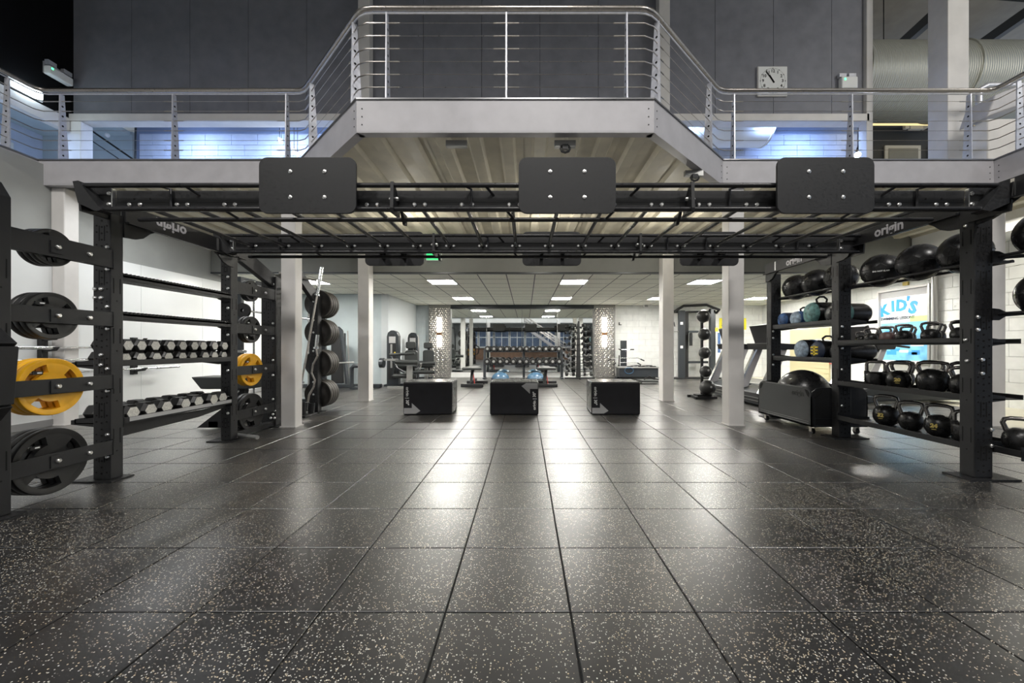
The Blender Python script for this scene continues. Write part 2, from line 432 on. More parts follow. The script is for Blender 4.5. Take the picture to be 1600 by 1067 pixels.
# mirror
mx0, mx1 = X(704, 13.8), X(927, 13.8)
mir = thing('wall_mirror', 'wide four-pane wall mirror behind the dumbbell rack', 'mirror', ((mx0+mx1)/2, 13.93, .18))
mw = (mx1-mx0)/4
for k in range(4):
    MB().box(mx0+k*mw+.006, mx0+(k+1)*mw-.006, 13.92, 13.94, .19, 2.42).build('mirror_pane', M_MIRROR, mir)
MB().box(mx0-.02, mx1+.02, 13.94, 13.96, .17, 2.44).box(mx0-.03, mx0+.004, 13.9, 13.96, .17, 2.44).box(mx1-.004, mx1+.03, 13.9, 13.96, .17, 2.44).build('frame', M_SILV, mir)
struct('trim_1', MB().box(mx0-.02, mx1+.02, 13.80, 14.0, 2.44, 2.567), M_DGREY)
struct('baseboard_back', MB().box(mx0-.02, mx1+.02, 13.88, 14.0, .0, .17), M_WHITE)

# ---- back-room ceiling of tiles, bulkhead
cl = struct('ceiling', MB().box(-6.4, 8.5, 8.05, 14.0, 2.575, 2.70), M_GRID)
tq = MB().box(.012, .588, .022, .578, 0, .010).build('ceiling_tile', M_CEIL, cl, rel=False)
LIGHTS = [(x, 8.7) for x in (-4.94, -1.94, 1.13, 4.1, 7.05)]+[(x, 12.1) for x in (-4.9+3, 1.11, 4.0, 7.1)]
i0 = 0; n = 0; ft = True
for j in range(10):
    for i in range(25):
        x, y = -6.4+i*.6, 8.05+j*.6
        if y+.6 > 14.1 or x+.6 > 8.61: continue
        if y > 11.0 and x < -4.4: continue
        if any(x-.02 < lx-.3+.3 < x+.58 and y < ly+.1 < y+.6 for lx, ly in LIGHTS): continue
        o = tq if ft else tq.copy()
        if not ft: C.objects.link(o)
        ft = False
        o.location = (x, y, 2.5725)
for k, (lx, ly) in enumerate(LIGHTS):
    i = math.floor((lx+6.4+.02)/.6); j = math.floor((ly+.1-8.05)/.6); x, y = -6.4+i*.6, 8.05+j*.6
    row = 'front' if ly < 10 else 'rear'
    side = {0: 'far left', 1: 'left of centre', 2: 'right of centre', 3: 'right', 4: 'far right'}[k if k < 5 else k-4]
    t = thing('ceiling_light', 'square lit ceiling panel in the %s row, %s of the tiled ceiling' % (row, side), 'light', (x+.3, y+.3, 2.57))
    MB().box(x+.02, x+.58, y+.02, y+.58, 2.556, 2.568).build('diffuser', M_LIGHT, t)
    fr = MB()
    for a in ((x+.004, x+.02, y, y+.6), (x+.58, x+.596, y, y+.6), (x+.02, x+.58, y, y+.02), (x+.02, x+.58, y+.58, y+.6)): fr.box(*a, 2.553, 2.574)
    fr.build('frame', M_WHITE, t)
struct('bulkhead', MB().box(-6.4, 8.5, 7.95, 8.05, 2.565, 3.34), mat('bulkhead_grey', (.20, .205, .195), .6, 0, .4, .06, 3, .15, 120))
struct('trim_2', MB().box(-6.4, 8.5, 7.935, 7.95, 2.565, 2.59), M_DGREY)
struct('side_duct_boxing', MB().box(7.85, 8.48, 5.3, 7.93, 2.95, 3.34), M_WHITE)

# ---- columns
def column(x0, x1, y0, y1, z0, z1, m=M_COL):
    c = struct('column', MB().box(x0, x1, y0, y1, z0, z1), m, bevel=.012)
    MB().box(x0-.01, x1+.01, y0-.01, y1+.01, z0+.001, z0+.015).build('base_plate', m, c)
    return c
column(-3.235, -3.045, 5.16, 5.33, 0, 3.22)
column(2.74, 2.95, 5.26, 5.45, 0, 3.50)
column(-6.47+.05, -6.24, 5.28, 5.46, 0, 3.22)
column(6.25, 6.45, 5.24, 5.42, 0, 3.22)
for x0, x1 in ((-3.31, -3.09), (2.71, 2.93)):
    column(x0, x1, 7.70, 7.93, 0, 2.9)
for x0, x1 in ((-3.35, -3.12), (2.67, 2.89)):
    column(x0, x1, 7.80, 8.0, 3.6, 9.6)

# ---- gallery deck: trapezoidal sheets, slab, fascias
def edge_y(x):
    if x < -3.0 or x > 2.63: return 5.24
    if x < -1.70: return 5.24-(x+3.0)/1.3*1.27
    if x < 1.295: return 3.98
    return 3.98+(x-1.295)/1.335*1.27
gd = struct('gallery_deck', MB().box(-12, -3.0, 5.24, 12.2, 3.36, 3.54).box(2.63, 13, 5.24, 12.2, 3.36, 3.54)
            .prism([(-3.0, 5.24), (-1.70, 3.97), (1.295, 3.97), (2.63, 5.24), (2.63, 12.2), (-3.0, 12.2)], 'z', 3.36, 3.54)
            .box(-12, -6.53, -8, 5.24, 3.30, 3.54).box(6.30, 13, -8, 5.24, 3.30, 3.54), M_DECK)
pitch = .175
x = -6.35
while x < 8.4:                                                   # each sheet about 1.05 m wide, three ribs
    mb = MB(); xe = min(x+1.05, 8.45); u = x
    while u < xe-.1:
        prof = [(u, .05), (u+.085, .05), (u+.115, 0), (u+.235, 0), (u+.265, .05), (u+.35, .05)]
        for (a, za), (b_, zb) in zip(prof[:-1], prof[1:]):
            if a >= xe: break
            ya, yb = edge_y(a)+.01, edge_y(b_)+.01
            mb.add([(a, ya, 3.27+za), (b_, yb, 3.27+zb), (b_, 7.94, 3.27+zb), (a, 7.94, 3.27+za),
                    (a, ya, 3.278+za), (b_, yb, 3.278+zb), (b_, 7.94, 3.278+zb), (a, 7.94, 3.278+za)],
                   [(0, 1, 2, 3), (7, 6, 5, 4), (0, 4, 5, 1)])
        u += .35
    mb.build('deck_sheet', M_DECK, gd)
    x += 1.056
PATH = [(-6.49, -7.5), (-6.49, 5.2), (-3.0, 5.2), (-1.70, 3.93), (1.295, 3.93), (2.63, 5.2), (6.24, 5.2), (6.24, -7.5)]
def fascia(a, b_, name='fascia_beam'):
    a, b_ = Vector((*a, 0)), Vector((*b_, 0)); d = (b_-a).normalized(); nrm = Vector((-d.y, d.x, 0))   # inward
    mb = MB()
    def q(off0, off1, z0, z1, e0=0, e1=0):
        p = [a+nrm*off0-d*e0, b_+nrm*off0+d*e0, b_+nrm*off1+d*e1, a+nrm*off1-d*e1]
        mb.prism([(v.x, v.y) for v in p], 'z', z0, z1)
    q(0, .012, 3.232, 3.545); q(0, .09, 3.22, 3.234); q(0, .09, 3.54, 3.552)
    f = struct(name, mb, M_FASC)
    mb = MB(); p = [a-nrm*.012, b_-nrm*.012, b_+nrm*.12, a+nrm*.12]
    mb.prism([(v.x, v.y) for v in p], 'z', 3.552, 3.566); mb.build('edge_angle', mat('edge_angle', (.25, .25, .26), .3, .7), f)
    bo = MB()
    for P, s in ((a, 1), (b_, -1)):
        for k in range(3):
            c = P+d*s*.055-nrm*.001; bo.cyl((c.x, c.y, 3.30+.08*k), (c.x-nrm.x*.004, c.y-nrm.y*.004, 3.30+.08*k), .006, 6)
    stuff(bo.build('bolt', M_HOLE, f))
for a, b_ in zip(PATH[:-1], PATH[1:]): fascia(a, b_)
# clamps under the balcony
for (px, py, D) in ((713, 213, 4.06), (883, 214, 4.06), (1085, 262, 4.75)):
    t = thing('beam_clamp', {713: 'flat grey clamp plate under balcony edge, left', 883: 'grey clamp with dark shackle under balcony edge, centre', 1085: 'dark shackle clamp under the angled balcony edge, right'}[px], 'clamp', (X(px, D), D, 3.2))
    MB().box(X(px, D)-.11, X(px, D)+.11, D, D+.05, 3.15, 3.215).build('plate', M_SILV, t)
    if px != 713:
        MB().tube([(X(px, D)+.05*math.cos(a), D-.01, 3.12+.04*math.sin(a)) for a in [i*PI/4 for i in range(9)]], .012, 6).box(X(px, D)-.03, X(px, D)+.03, D-.03, D+.01, 3.11, 3.16).build('shackle', M_BLK, t)

# ---- balustrade
bal = thing('balustrade', 'stainless cable balustrade with tapered posts along the gallery edge', 'railing', (0, 4.5, 3.56))
inset = .05
def inpt(i):
    p = Vector(PATH[i]); n = []
    for a, b_ in ((i-1, i), (i, i+1)):
        if a >= 0 and b_ < len(PATH):
            d = (Vector(PATH[b_])-Vector(PATH[a])).normalized(); n.append(Vector((-d.y, d.x)))
    if len(n) == 1: return p+n[0]*inset
    m = (n[0]+n[1]).normalized(); return p+m*(inset/m.dot(n[0]))
IP = [inpt(i) for i in range(len(PATH))]
def rounded(z, r=.12):
    pts = [(*IP[0], z)]
    for i in range(1, len(IP)-1):
        p = IP[i]; a = (IP[i-1]-p).normalized()*r; b_ = (IP[i+1]-p).normalized()*r
        for t in (0, .33, .67, 1):
            q = (p+a)*(1-t)**2+p*2*t*(1-t)+(p+b_)*t*t; pts.append((q.x, q.y, z))
    pts.append((*IP[-1], z)); return pts
MB().tube(rounded(4.515), .026, 12).build('handrail', M_STEEL, bal)
MB().tube(rounded(4.465), .009, 6).build('rail_underbar', M_GALV, bal)
POSTS = []                                                       # (segment, point)
def onseg(i, t): p = IP[i]*(1-t)+IP[i+1]*t; return (i, p)
def by_x(i, x): a, b_ = IP[i], IP[i+1]; return onseg(i, (x-a.x)/(b_.x-a.x))
def by_y(i, y): a, b_ = IP[i], IP[i+1]; return onseg(i, (y-a.y)/(b_.y-a.y))
POSTS += [by_y(0, y) for y in (-4.1, -2.6, -1.1, .4, 1.9, 3.4, 4.93)]
POSTS += [by_x(1, x) for x in (-6.24, -4.73, -3.21)]
POSTS += [by_x(2, x) for x in (-2.76, -1.80)]
POSTS += [by_x(3, x) for x in (-1.412, -.194, 1.03)]
POSTS += [by_x(4, x) for x in (1.38, 2.37)]
POSTS += [by_x(5, x) for x in (2.80, 4.38, 5.97)]
POSTS += [by_y(6, y) for y in (4.98, 3.4, 1.9, .4, -1.1, -2.6)]
WZ = [3.71+.131*k for k in range(6)]
for i, p in POSTS:
    d = (IP[i+1]-IP[i]).normalized(); n = Vector((-d.y, d.x))
    mb = MB(); vs = []
    for off in (-.007, .007):
        for (w, z) in ((-.035, 3.566), (.085, 3.566), (.03, 4.46), (-.022, 4.46)):
            q = p+d*off+n*w; vs.append((q.x, q.y, z))
    mb.add(vs, [(0, 1, 2, 3), (7, 6, 5, 4), (0, 4, 5, 1), (1, 5, 6, 2), (2, 6, 7, 3), (3, 7, 4, 0)])
    po = mb.build('post', M_GALV, bal)
    hb = MB()
    for k in range(12):
        z = 3.645+.0655*k+.0
        if k % 2 == 0:
            q = p+n*(.015-.01*k/12)
            rr = .013
        else:
            q = p+n*.03; rr = .007; continue
        hb.cyl((q.x-d.x*.008, q.y-d.y*.008, z), (q.x+d.x*.008, q.y+d.y*.008, z), rr, 8)
    stuff(hb.build('post_hole', M_HOLE, po))
def seg_between(p, q, r, mb, z):
    mb.cyl((p.x, p.y, z), (q.x, q.y, z), r, 5)
wires = []
for z in WZ:
    for (i, p), (j, q) in zip(POSTS[:-1], POSTS[1:]):
        mb = MB()
        if i == j and (q-p).length > .5:
            seg_between(p, q, .0028, mb, z)
            d = (q-p).normalized()
            for e, s in ((p, 1), (q, -1)):
                f = e+d*s*.13; mb.cyl((e.x, e.y, z), (f.x, f.y, z), .0065, 6)
            mb.build('cable', M_STEEL, bal)
        else:
            c = IP[j]; pts = [(p.x, p.y, z)]
            a = (p-c).normalized()*min(.06, (p-c).length*.5); b_ = (q-c).normalized()*min(.06, (q-c).length*.5)
            pts += [(c.x+a.x, c.y+a.y, z), (c.x+b_.x, c.y+b_.y, z), (q.x, q.y, z)]
            mb.tube(pts, .0065, 6).build('corner_rod', M_STEEL, bal)

# ---- upper storey
wu = struct('wall_upper', MB().box(-9.3, 6.95, 8.06, 8.25, 5.82, 9.6), M_BLK2)
ux = -9.3
while ux < 6.9:
    e = min(ux+1.2, 6.95); MB().box(ux+.004, e-.004, 8.03, 8.06, 5.83, 9.55).build('wall_panel', M_DARKW, wu); ux += 1.2
struct('trim_3', MB().box(-9.3, 7.0, 7.95, 8.2, 5.68, 5.82), M_COL)
column(6.95, 7.08, 7.95, 8.15, 3.56, 9.6)
column(-9.36, -9.08, 7.97, 8.2, 3.56, 5.68, M_WHITE)
column(7.52, 7.90, 6.95, 7.30, 3.56, 9.9)
wb3 = struct('wall_upper_back', MB().box(-9.2, 7.85, 9.22, 9.4, 3.55, 6.6), mat('mortar_blue', (.22, .27, .40), .8))
block_wall(wb3, 'y', 9.22, -9.1, 7.82, 3.56, 6.1, .62, .252, M_BLOCKB, limit=296)
struct('ceiling_upper', MB().box(-12, 6.95, 8.25, 12, 6.55, 6.6), M_WHITE)
struct('wall_upper_left', MB().box(-9.42, -9.30, -8, 8.2, 5.72, 9.6), M_VOID)
struct('trim_4', MB().box(-9.42, -9.28, -8, 7.95, 5.45, 5.72), M_COL)
struct('wall_side_room', MB().box(-11.6, -11.5, -8, 9.4, 3.55, 6.2), M_BLOCKB)
struct('ceiling_side_room', MB().box(-11.6, -9.42, -8, 9.4, 6.1, 6.2), M_BLUEG)
struct('wall_side_room_end', MB().box(-11.5, -9.36, 9.3, 9.4, 3.55, 6.2), M_BLUEG)
d1 = struct('door_1', MB().box(-11.50, -11.46, 7.75, 8.65, 3.56, 5.55), M_WHITE)
MB().box(-11.46, -11.45, 7.88, 8.52, 4.4, 5.4).build('door_pane', M_BLUEG, d1)
for a in ((7.68, 7.75), (8.65, 8.72)): MB().box(-11.5, -11.43, a[0], a[1], 3.56, 5.62).build('door_frame', M_WHITE, d1)
MB().box(-11.5, -11.43, 7.75, 8.65, 5.55, 5.62).build('door_frame', M_WHITE, d1)
# stair handrails seen through the upper opening
t = thing('stair_rail', 'thin sloping dark stair rail in the blue-lit room, left', 'railing', (-6.6, 8.9, 3.9))
p0, p1 = (X(128, 9.0), 8.95, Z(193, 9.0)), (X(207, 8.8), 8.85, Z(249, 8.8))
MB().tube([p0, p1], .02, 8).build('rail', M_BLK2, t)
MB().tube([(p0[0]+.1, p0[1], p0[2]-.3), (p1[0]-.1, p1[1], p1[2]-.14)], .012, 8).build('lower_rail', M_DGREY, t)
MB().cyl((X(212, 8.9), 8.9, 3.56), (X(212, 8.9), 8.9, Z(190, 8.9)), .02, 8).build('newel_post', M_DGREY, t)
MB().ball((X(169, 8.95), 8.93, Z(212, 8.95)), .05, 10, 6).build('end_knob', M_WHITE, t)
t = thing('stair_rail', 'thin sloping rail beside the right upper column', 'railing', (6.5, 8.9, 3.6))
MB().tube([(X(1293, 8.9), 8.9, 3.6), (X(1347, 8.9), 8.9, Z(212, 8.9))], .022, 8).build('rail', M_BLK2, t)
MB().cyl((X(1347, 8.9), 8.9, 3.56), (X(1347, 8.9), 8.9, Z(208, 8.9)), .03, 8).build('newel_post', M_BLK2, t)
# ducts
t = thing('round_duct', 'large ribbed ventilation duct behind the right roof column', 'duct', (9.5, 9.7, 7.6))
DZ = 7.62
MB().cyl((6.2, 9.7, DZ), (14.5, 9.7, DZ), .86, 48).build('duct_body', M_DUCT, t)
for xx in (7.9, 10.4):
    MB().lathe([(.86, -.03), (.89, -.03), (.89, .03), (.86, .03)], (xx, 9.7, DZ), (1, 0, 0), 48).build('joint_band', M_DUCT, t)
for xx in (7.4, 8.9, 10.5): MB().cyl((xx, 9.7, DZ+.86), (xx, 9.7, 9.9), .012, 6).build('hanger_rod', M_BLK2, t)
t = thing('round_duct', 'short round duct end in the blue-lit upper room', 'duct', (4.4, 8.75, 6.0))
MB().cyl((2.6, 8.74, 6.02), (5.35, 8.74, 6.02), .44, 40).build('duct_body', M_WHITE, t)
MB().lathe([(.42, 0), (.455, 0), (.455, .04), (.42, .04)], (5.33, 8.74, 6.02), (1, 0, 0), 40).build('end_rim', M_WHITE, t)
# roof
struct('roof', MB().box(-13, 15, -9, 14.4, 10.2, 10.4), mat('roof_sheet', (.33, .32, .30), .7, 0, .3, .1, 3))
struct('roof_beam', MB().beam((6.9, 8.9, 9.55), (14.5, 8.9, 8.95), .18, .36), M_DGREY)
for xx, yy in ((7.0, 3.2), (9.3, 3.2), (11.6, 3.2)):
    struct('rafter', MB().beam((xx, yy+2.5, 8.9), (xx+2.1, 13.5, 10.1), .16, .26), M_DGREY)
struct('trim_5', MB().beam((6.95, 6.0, 7.9), (6.95, 8.2, 9.3), .1, .12), M_COL)
# cafe area, far upper right
struct('wall_upper_far', MB().box(5.5, 14.5, 12.0, 12.2, 3.55, 8.7), mat('navy_wall', (.05, .06, .08), .5))
struct('trim_6', MB().box(7.0, 14.5, 11.8, 12.0, Z(197, 11.9), Z(180, 11.9)), mat('mid_grey_bulk', (.12, .13, .16), .6))
struct('trim_7', MB().box(7.0, 14.5, 11.0, 11.3, Z(190, 11.1), Z(183, 11.1)), mat('yellow_light_panel', (.80, .62, .30), .5, emit=.8))
for nm, px0, px1 in (('left', 1385, 1441), ('right', 1455, 1477)):
    t = thing('wall_screen', 'white framed screen low on the dark upper far wall, %s' % nm, 'screen', (X((px0+px1)/2, 11.9), 11.95, 3.6))
    x0, x1, z0, z1 = X(px0, 11.9), X(px1, 11.9), 3.56, Z(226, 11.9)
    MB().box(x0, x1, 11.94, 11.98, z0, z1).build('frame', M_WHITE, t)
    MB().box(x0+.1, x1-.1, 11.92, 11.945, z0+.08, z1-.1).build('screen_face', M_GREYW if nm == 'left' else M_PBL, t)
t = thing('signboard', 'small bright blue sign on the upper far wall behind the railing', 'sign', (X(1528, 10.5), 10.5, 3.6))
MB().box(X(1521, 10.5), X(1539, 10.5), 10.5, 10.54, 3.56+.35, Z(223, 10.5)).build('face', M_PBL, t)
MB().box(X(1524, 10.5), X(1536, 10.5), 10.495, 10.5, Z(230, 10.5), Z(227, 10.5)).box(X(1524, 10.5), X(1533, 10.5), 10.495, 10.5, Z(237, 10.5), Z(235, 10.5)).build('print', M_WTXT, t)
MB().box(X(1529, 10.5), X(1531, 10.5), 10.51, 10.53, 3.56, 3.92).build('stand', M_DGREY, t)
t = thing('security_camera', 'white twin camera unit on upper far bulkhead', 'camera', (X(1433, 11.7), 11.7, Z(197, 11.7)))
MB().box(X(1423, 11.7), X(1443, 11.7), 11.7, 11.8, Z(201, 11.7), Z(193, 11.7)).box(X(1415, 11.7), X(1421, 11.7), 11.7, 11.8, Z(200, 11.7), Z(194, 11.7)).build('housing', M_WHITE, t, bevel=.01)
MB().cyl((X(1447, 11.7), 11.6, Z(197, 11.7)), (X(1447, 11.7), 11.8, Z(197, 11.7)), .07, 14).build('lens_ring', M_WHITE, t)
MB().cyl((X(1447, 11.7), 11.59, Z(197, 11.7)), (X(1447, 11.7), 11.6, Z(197, 11.7)), .045, 12).build('lens', M_BLK2, t)
# grey fitness console on the right gallery
t = thing('gallery_machine', 'tilted grey exercise machine on the right gallery behind the railing', 'machine', (7.3, 5.9, 3.56))
MB().prism([(6.98, 4.55), (7.10, 4.88), (8.2, 5.30), (8.2, 4.98)], 'y', 5.9, 6.3).build('hood', M_FASC, t, bevel=.02)
MB().box(7.05, 8.2, 5.95, 6.25, 3.57, 4.55).build('cabinet', M_COL, t, bevel=.02)
MB().tube([(7.55, 6.5, 4.6), (7.55, 6.5, 5.35), (7.68, 6.5, 5.42), (8.6, 6.5, 5.42)], .045, 10).build('frame_bar', M_GALV, t)
# light fittings high up
t = thing('emergency_light', 'slanted white emergency light fitting with green lamp, top left', 'light', (-9.2, 7.7, 6.4))
r = Matrix.Rotation(0, 3, 'Z')
MB().box(-9.27, -9.14, 7.50, 7.90, 6.33, 6.49).build('housing', M_WHITE, t, bevel=.02)
for q_ in (7.50, 7.76): MB().box(-9.24, -9.17, q_, q_+.14, 6.52, 6.60).build('lamp_head', M_GALV, t)
MB().box(-9.14, -9.135, 7.53, 7.56, 6.43, 6.46).build('indicator', M_GREEN, t)
MB().box(-9.30, -9.26, 7.52, 7.88, 6.36, 6.58).build('bracket', M_GALV, t)
t = thing('emergency_light', 'boxy white emergency light high on the slate wall, right of the clock', 'light', (X(1325, 7.98), 7.98, Z(136, 7.98)))
MB().box(X(1312, 7.98), X(1337, 7.98), 7.92, 8.025, Z(140, 7.98), Z(122, 7.98)).build('housing', M_WHITE, t, bevel=.02)
for q_ in (1310, 1325): MB().box(X(q_, 7.98), X(q_+11, 7.98), 7.95, 8.02, Z(121.5, 7.98), Z(116, 7.98)).build('lamp_head', M_GALV, t)
MB().box(X(1316, 7.98), X(1318, 7.98), 7.915, 7.92, Z(128, 7.98), Z(125, 7.98)).build('indicator', M_GREEN, t)
t = thing('strip_light', 'long glowing wall strip light at the upper left corner', 'light', (-9.2, 6.9, 6.05))
MB().box(-9.27, -9.18, 7.08, 7.43, 5.78, 5.90).build('diffuser', M_TUBEB, t)
MB().box(-9.30, -9.27, 7.0, 7.5, 5.76, 5.92).build('housing', M_WHITE, t)
for nm, a, b_ in (('upper', (428, 212), (444, 226)), ('lower', (451, 230), (469, 245))):
    D = 8.6
    t = thing('tube_light', 'bright bare tube light in the blue-lit upper room, %s of two' % nm, 'light', (X(a[0], D), D, Z(a[1], D)))
    P, Q = Vector((X(a[0], D), D+.2, Z(a[1], D))), Vector((X(b_[0], D), D-.1, Z(b_[1], D)))
    MB().cyl(P, Q, .028, 10).build('tube', M_TUBE, t)
    MB().beam(P+Vector((0, 0, .05)), Q+Vector((0, 0, .05)), .07, .03).build('batten', M_WHITE, t)
    for e in (P, Q): MB().cyl(e+Vector((0, 0, .05)), (e.x, e.y, 6.56), .006, 6).build('hanger_rod', M_BLK2, t)
t = thing('spot_light', 'small dazzling spotlight above the right target panel', 'light', (X(1340, 6.5), 6.5, Z(242, 6.5)))
MB().ball((X(1340, 6.5), 6.5, Z(242, 6.5)), .045, 12, 8).build('lamp', M_GLOW, t)
MB().cyl((X(1340, 6.5), 6.52, 3.55), (X(1340, 6.5), 6.52, Z(244, 6.5)), .02, 8).build('stem', M_BLK2, t)
# clock
t = thing('wall_clock', 'square white analogue clock on the slate upper wall', 'clock', (X(1206.5, 8.0), 8.02, Z(151, 8.0)))
cx_, cz_ = X(1206.5, 8.0), Z(127.5, 8.0); R_ = .305
MB().box(cx_-R_, cx_+R_, 7.985, 8.028, cz_-R_, cz_+R_).build('case', M_COL, t, bevel=.01)
MB().box(cx_-.29, cx_+.29, 7.978, 7.986, cz_-.29, cz_+.29).build('face', M_WHITE, t)
tk = MB()
for k in range(60):
    a = 2*PI*k/60; c = Vector((cx_+.255*math.sin(a), 7.977, cz_+.255*math.cos(a))); s = .009 if k % 5 == 0 else .004
    tk.box(c.x-s, c.x+s, 7.975, 7.979, c.z-s, c.z+s)
stuff(tk.build('minute_mark', M_BLK2, t))
for k in range(1, 13):
    a = 2*PI*k/12
    text(str(k), .085, (cx_+.20*math.sin(a), 7.976, cz_+.20*math.cos(a)), (1, 0, 0), (0, 0, 1), M_BLK2, 'numeral', t, bold=.002)
def hand(ang, L, w):
    d = Vector((math.sin(ang), 0, math.cos(ang))); MB().beam(Vector((cx_, 7.972, cz_))-d*.045, Vector((cx_, 7.972, cz_))+d*L, w, .006, up=(0, 1, 0)).build('hand', M_BLK2, t)
hand(2*PI*(54/60), .24, .022); hand(2*PI*(4.9/12), .04, .02); hand(2*PI*(10.9/12), .14, .03)

# ---- behind the camera, seen in the mirror: windows, stair, tan counter, columns
wf = struct('wall_front', MB().box(-12, 12, -7.7, -7.5, 0, 9.6), M_GREYW)
for k in range(8):
    x0 = -5.6+k*1.4
    w_ = struct('window_%d' % (k+1), MB().box(x0, x0+1.3, -7.5, -7.46, 1.1, 2.9), M_WIN)
    for q in (x0, x0+.63, x0+1.26): MB().box(q, q+.05, -7.47, -7.42, 1.1, 2.9).build('window_frame', M_WHITE, w_)
    for q in (1.1, 1.95, 2.86): MB().box(x0, x0+1.3, -7.47, -7.42, q, q+.05).build('window_frame', M_WHITE, w_)
t = thing('reception_counter', 'tan wooden counter under the windows behind the camera', 'counter', (0, -6.9, 0))
MB().box(-5.5, 5.0, -7.2, -6.7, 0, 1.02).build('front_panel', M_TAN, t)
MB().box(-5.55, 5.05, -7.25, -6.6, 1.02, 1.07).build('worktop', M_WHITE, t)
t = thing('staircase', 'grey steel staircase with tube handrails behind the camera', 'stairs', (1.5, -5.5, 0))
for k in range(14): MB().box(3.4-k*.26, 3.68-k*.26, -5.9, -4.9, .18*k+.2, .18*k+.24).build('tread', M_GALV, t)
for yy in (-5.92, -4.88):
    MB().beam((3.9, yy, .05), (-.1, yy, 2.85), .05, .22).build('stringer', M_FASC, t)
    for h in (.5, .7, .95): MB().tube([(3.9, yy, .05+h), (-.1, yy, 2.85+h)], .02, 8).build('handrail', M_STEEL, t)
    for k in range(8):
        q = k/7; MB().cyl((3.9-4*q, yy, .05+2.8*q), (3.9-4*q, yy, 1.0+2.8*q), .02, 8).build('baluster', M_STEEL, t)
struct('gallery_front', MB().box(-6.4, 6.2, -7.5, -6.2, 3.22, 3.56), M_WHITE)
for xx in (-3.2, 2.9): column(xx-.12, xx+.12, -6.3, -6.06, 0, 3.22, M_COL)

# ================================================================== THE RIG
rig = thing('functional_rig', 'large black steel training rig with monkey bars, targets and storage bays', 'rig', (.16, 3.1, 0))
def holes(parent, x0, x1, yf, z0, z1, inner=None):
    mb = MB(); w = x1-x0; z = z0+.06
    k = 0
    while z < z1-.05:
        mb.cyl((x0+w/2, yf-.0012, z), (x0+w/2, yf+.002, z), .0082, 6)
        if k % 3 != 1:
            for u in (.2, .8): mb.cyl((x0+w*u, yf-.0012, z+.01), (x0+w*u, yf+.002, z+.01), .0075, 6)
        if k % 7 == 3:
            for u in (.35, .65): mb.box(x0+w*u-.003, x0+w*u+.003, yf-.0012, yf+.002, z-.06, z+.06)
        z += .05; k += 1
    if inner is not None:
        xi, ya, yb = inner; z = z0+.35
        while z < z1-.2:
            for y in (ya+.025, yb-.025): mb.box(xi-.0012, xi+.0012, y-.003, y+.003, z-.06, z+.06)
            mb.cyl((xi-.0015, (ya+yb)/2, z-.12), (xi+.0015, (ya+yb)/2, z-.12), .006, 6)
            z += .40
    stuff(mb.build('bolt_hole', M_HOLE, parent))
def post(x0, x1, y0, y1, zt, side, plate=True, top=None):
    mb = MB().box(x0, x1, y0, y1, .012, zt) if top is None else MB().prism(top, 'y', y0, y1)
    p = mb.build('post', M_BLK, rig, bevel=.006)
    xi = x1+.0005 if side < 0 else x0-.0005
    holes(p, x0, x1, y0-.0005, 0, zt, (xi, y0, y1))
    if plate:
        MB().box(x0-.13, x1+.05, y0-.04, y1+.04, 0.001, .012).build('base_plate', M_BLK, p) if side < 0 else MB().box(x0-.09, x1+.17, y0-.05, y1+.05, 0.001, .012).build('base_plate', M_BLK, p)
    return p
XL, XR = -3.28, 3.60
FL = post(-3.417, XL, 3.085, 3.185, 2.13, -1)
RL = post(-3.425, -3.312, 4.386, 4.495, 2.13, -1)
FR = post(XR, 3.748, 3.13, 3.24, 2.19, 1)
RR = post(3.645, 3.79, 4.54, 4.65, 2.19, 1)
L0 = post(-3.40, -3.24, 2.36, 2.462, 2.08, -1, True, [(-3.40, .012), (-3.24, .012), (-3.24, 2.0), (-3.30, 2.10), (-3.40, 2.10)])
R0 = post(XR, 3.748, 2.30, 2.41, 2.19, 1)
L3 = post(-3.52, -3.325, 5.20, 5.33, 2.0, -1)
L4 = post(-3.49, -3.35, 6.30, 6.42, 1.93, -1)
R3 = post(3.68, 3.83, 5.85, 5.96, 2.16, 1)
MB().box(-3.262, -3.225, 2.355, 2.359, 1.655, 1.70).build('label_plate', M_GREY, L0)

def bolts(parent, pts, ax, r=.014, h=.014):
    r *= 1.18
    mb = MB()
    for p in pts:
        p = Vector(p); d = Vector(ax)
        mb.lathe([(r, 0), (r, h*.5), (r*.6, h), (0, h)], p, d, 8)
    return stuff(mb.build('bolt', M_BOLT, parent))
# cross beams
fb = MB().box(-3.12, 3.35, 2.975, 3.04, 2.11, 2.255).build('cross_beam', M_BLK, rig, bevel=.006)
rb = MB().box(-3.18, 3.42, 4.28, 4.345, 2.125, 2.268).build('cross_beam', M_BLK, rig, bevel=.006)
RX = [-1.548+.361*k for k in range(-4, 14)]
bolts(fb, [(x+dx+.02, 2.975, 2.145) for x in RX for dx in (-.04, .04)], (0, -1, 0))
bolts(rb, [(x+dx, 4.28, 2.17) for x in RX for dx in (-.04, .04)], (0, -1, 0))
stuff(MB().box(-3.1, 3.33, 2.974, 2.9755, 2.163, 2.1645).build('weld_line', M_HOLE, fb))
for nm, y in (('f', 2.975), ('r', 4.28)):
    hb = MB()
    for x in (-2.98, -2.86, 3.05, 3.17): hb.cyl((x, y-.001, 2.19), (x, y+.004, 2.19), .008, 8)
    stuff(hb.build('bolt_hole', M_HOLE, fb if nm == 'f' else rb))
# monkey-bar rungs
for x in RX:
    MB().cyl((x, 3.04, 2.165), (x, 4.28, 2.165), .0165, 12).build('rung', M_BLKG, rig)
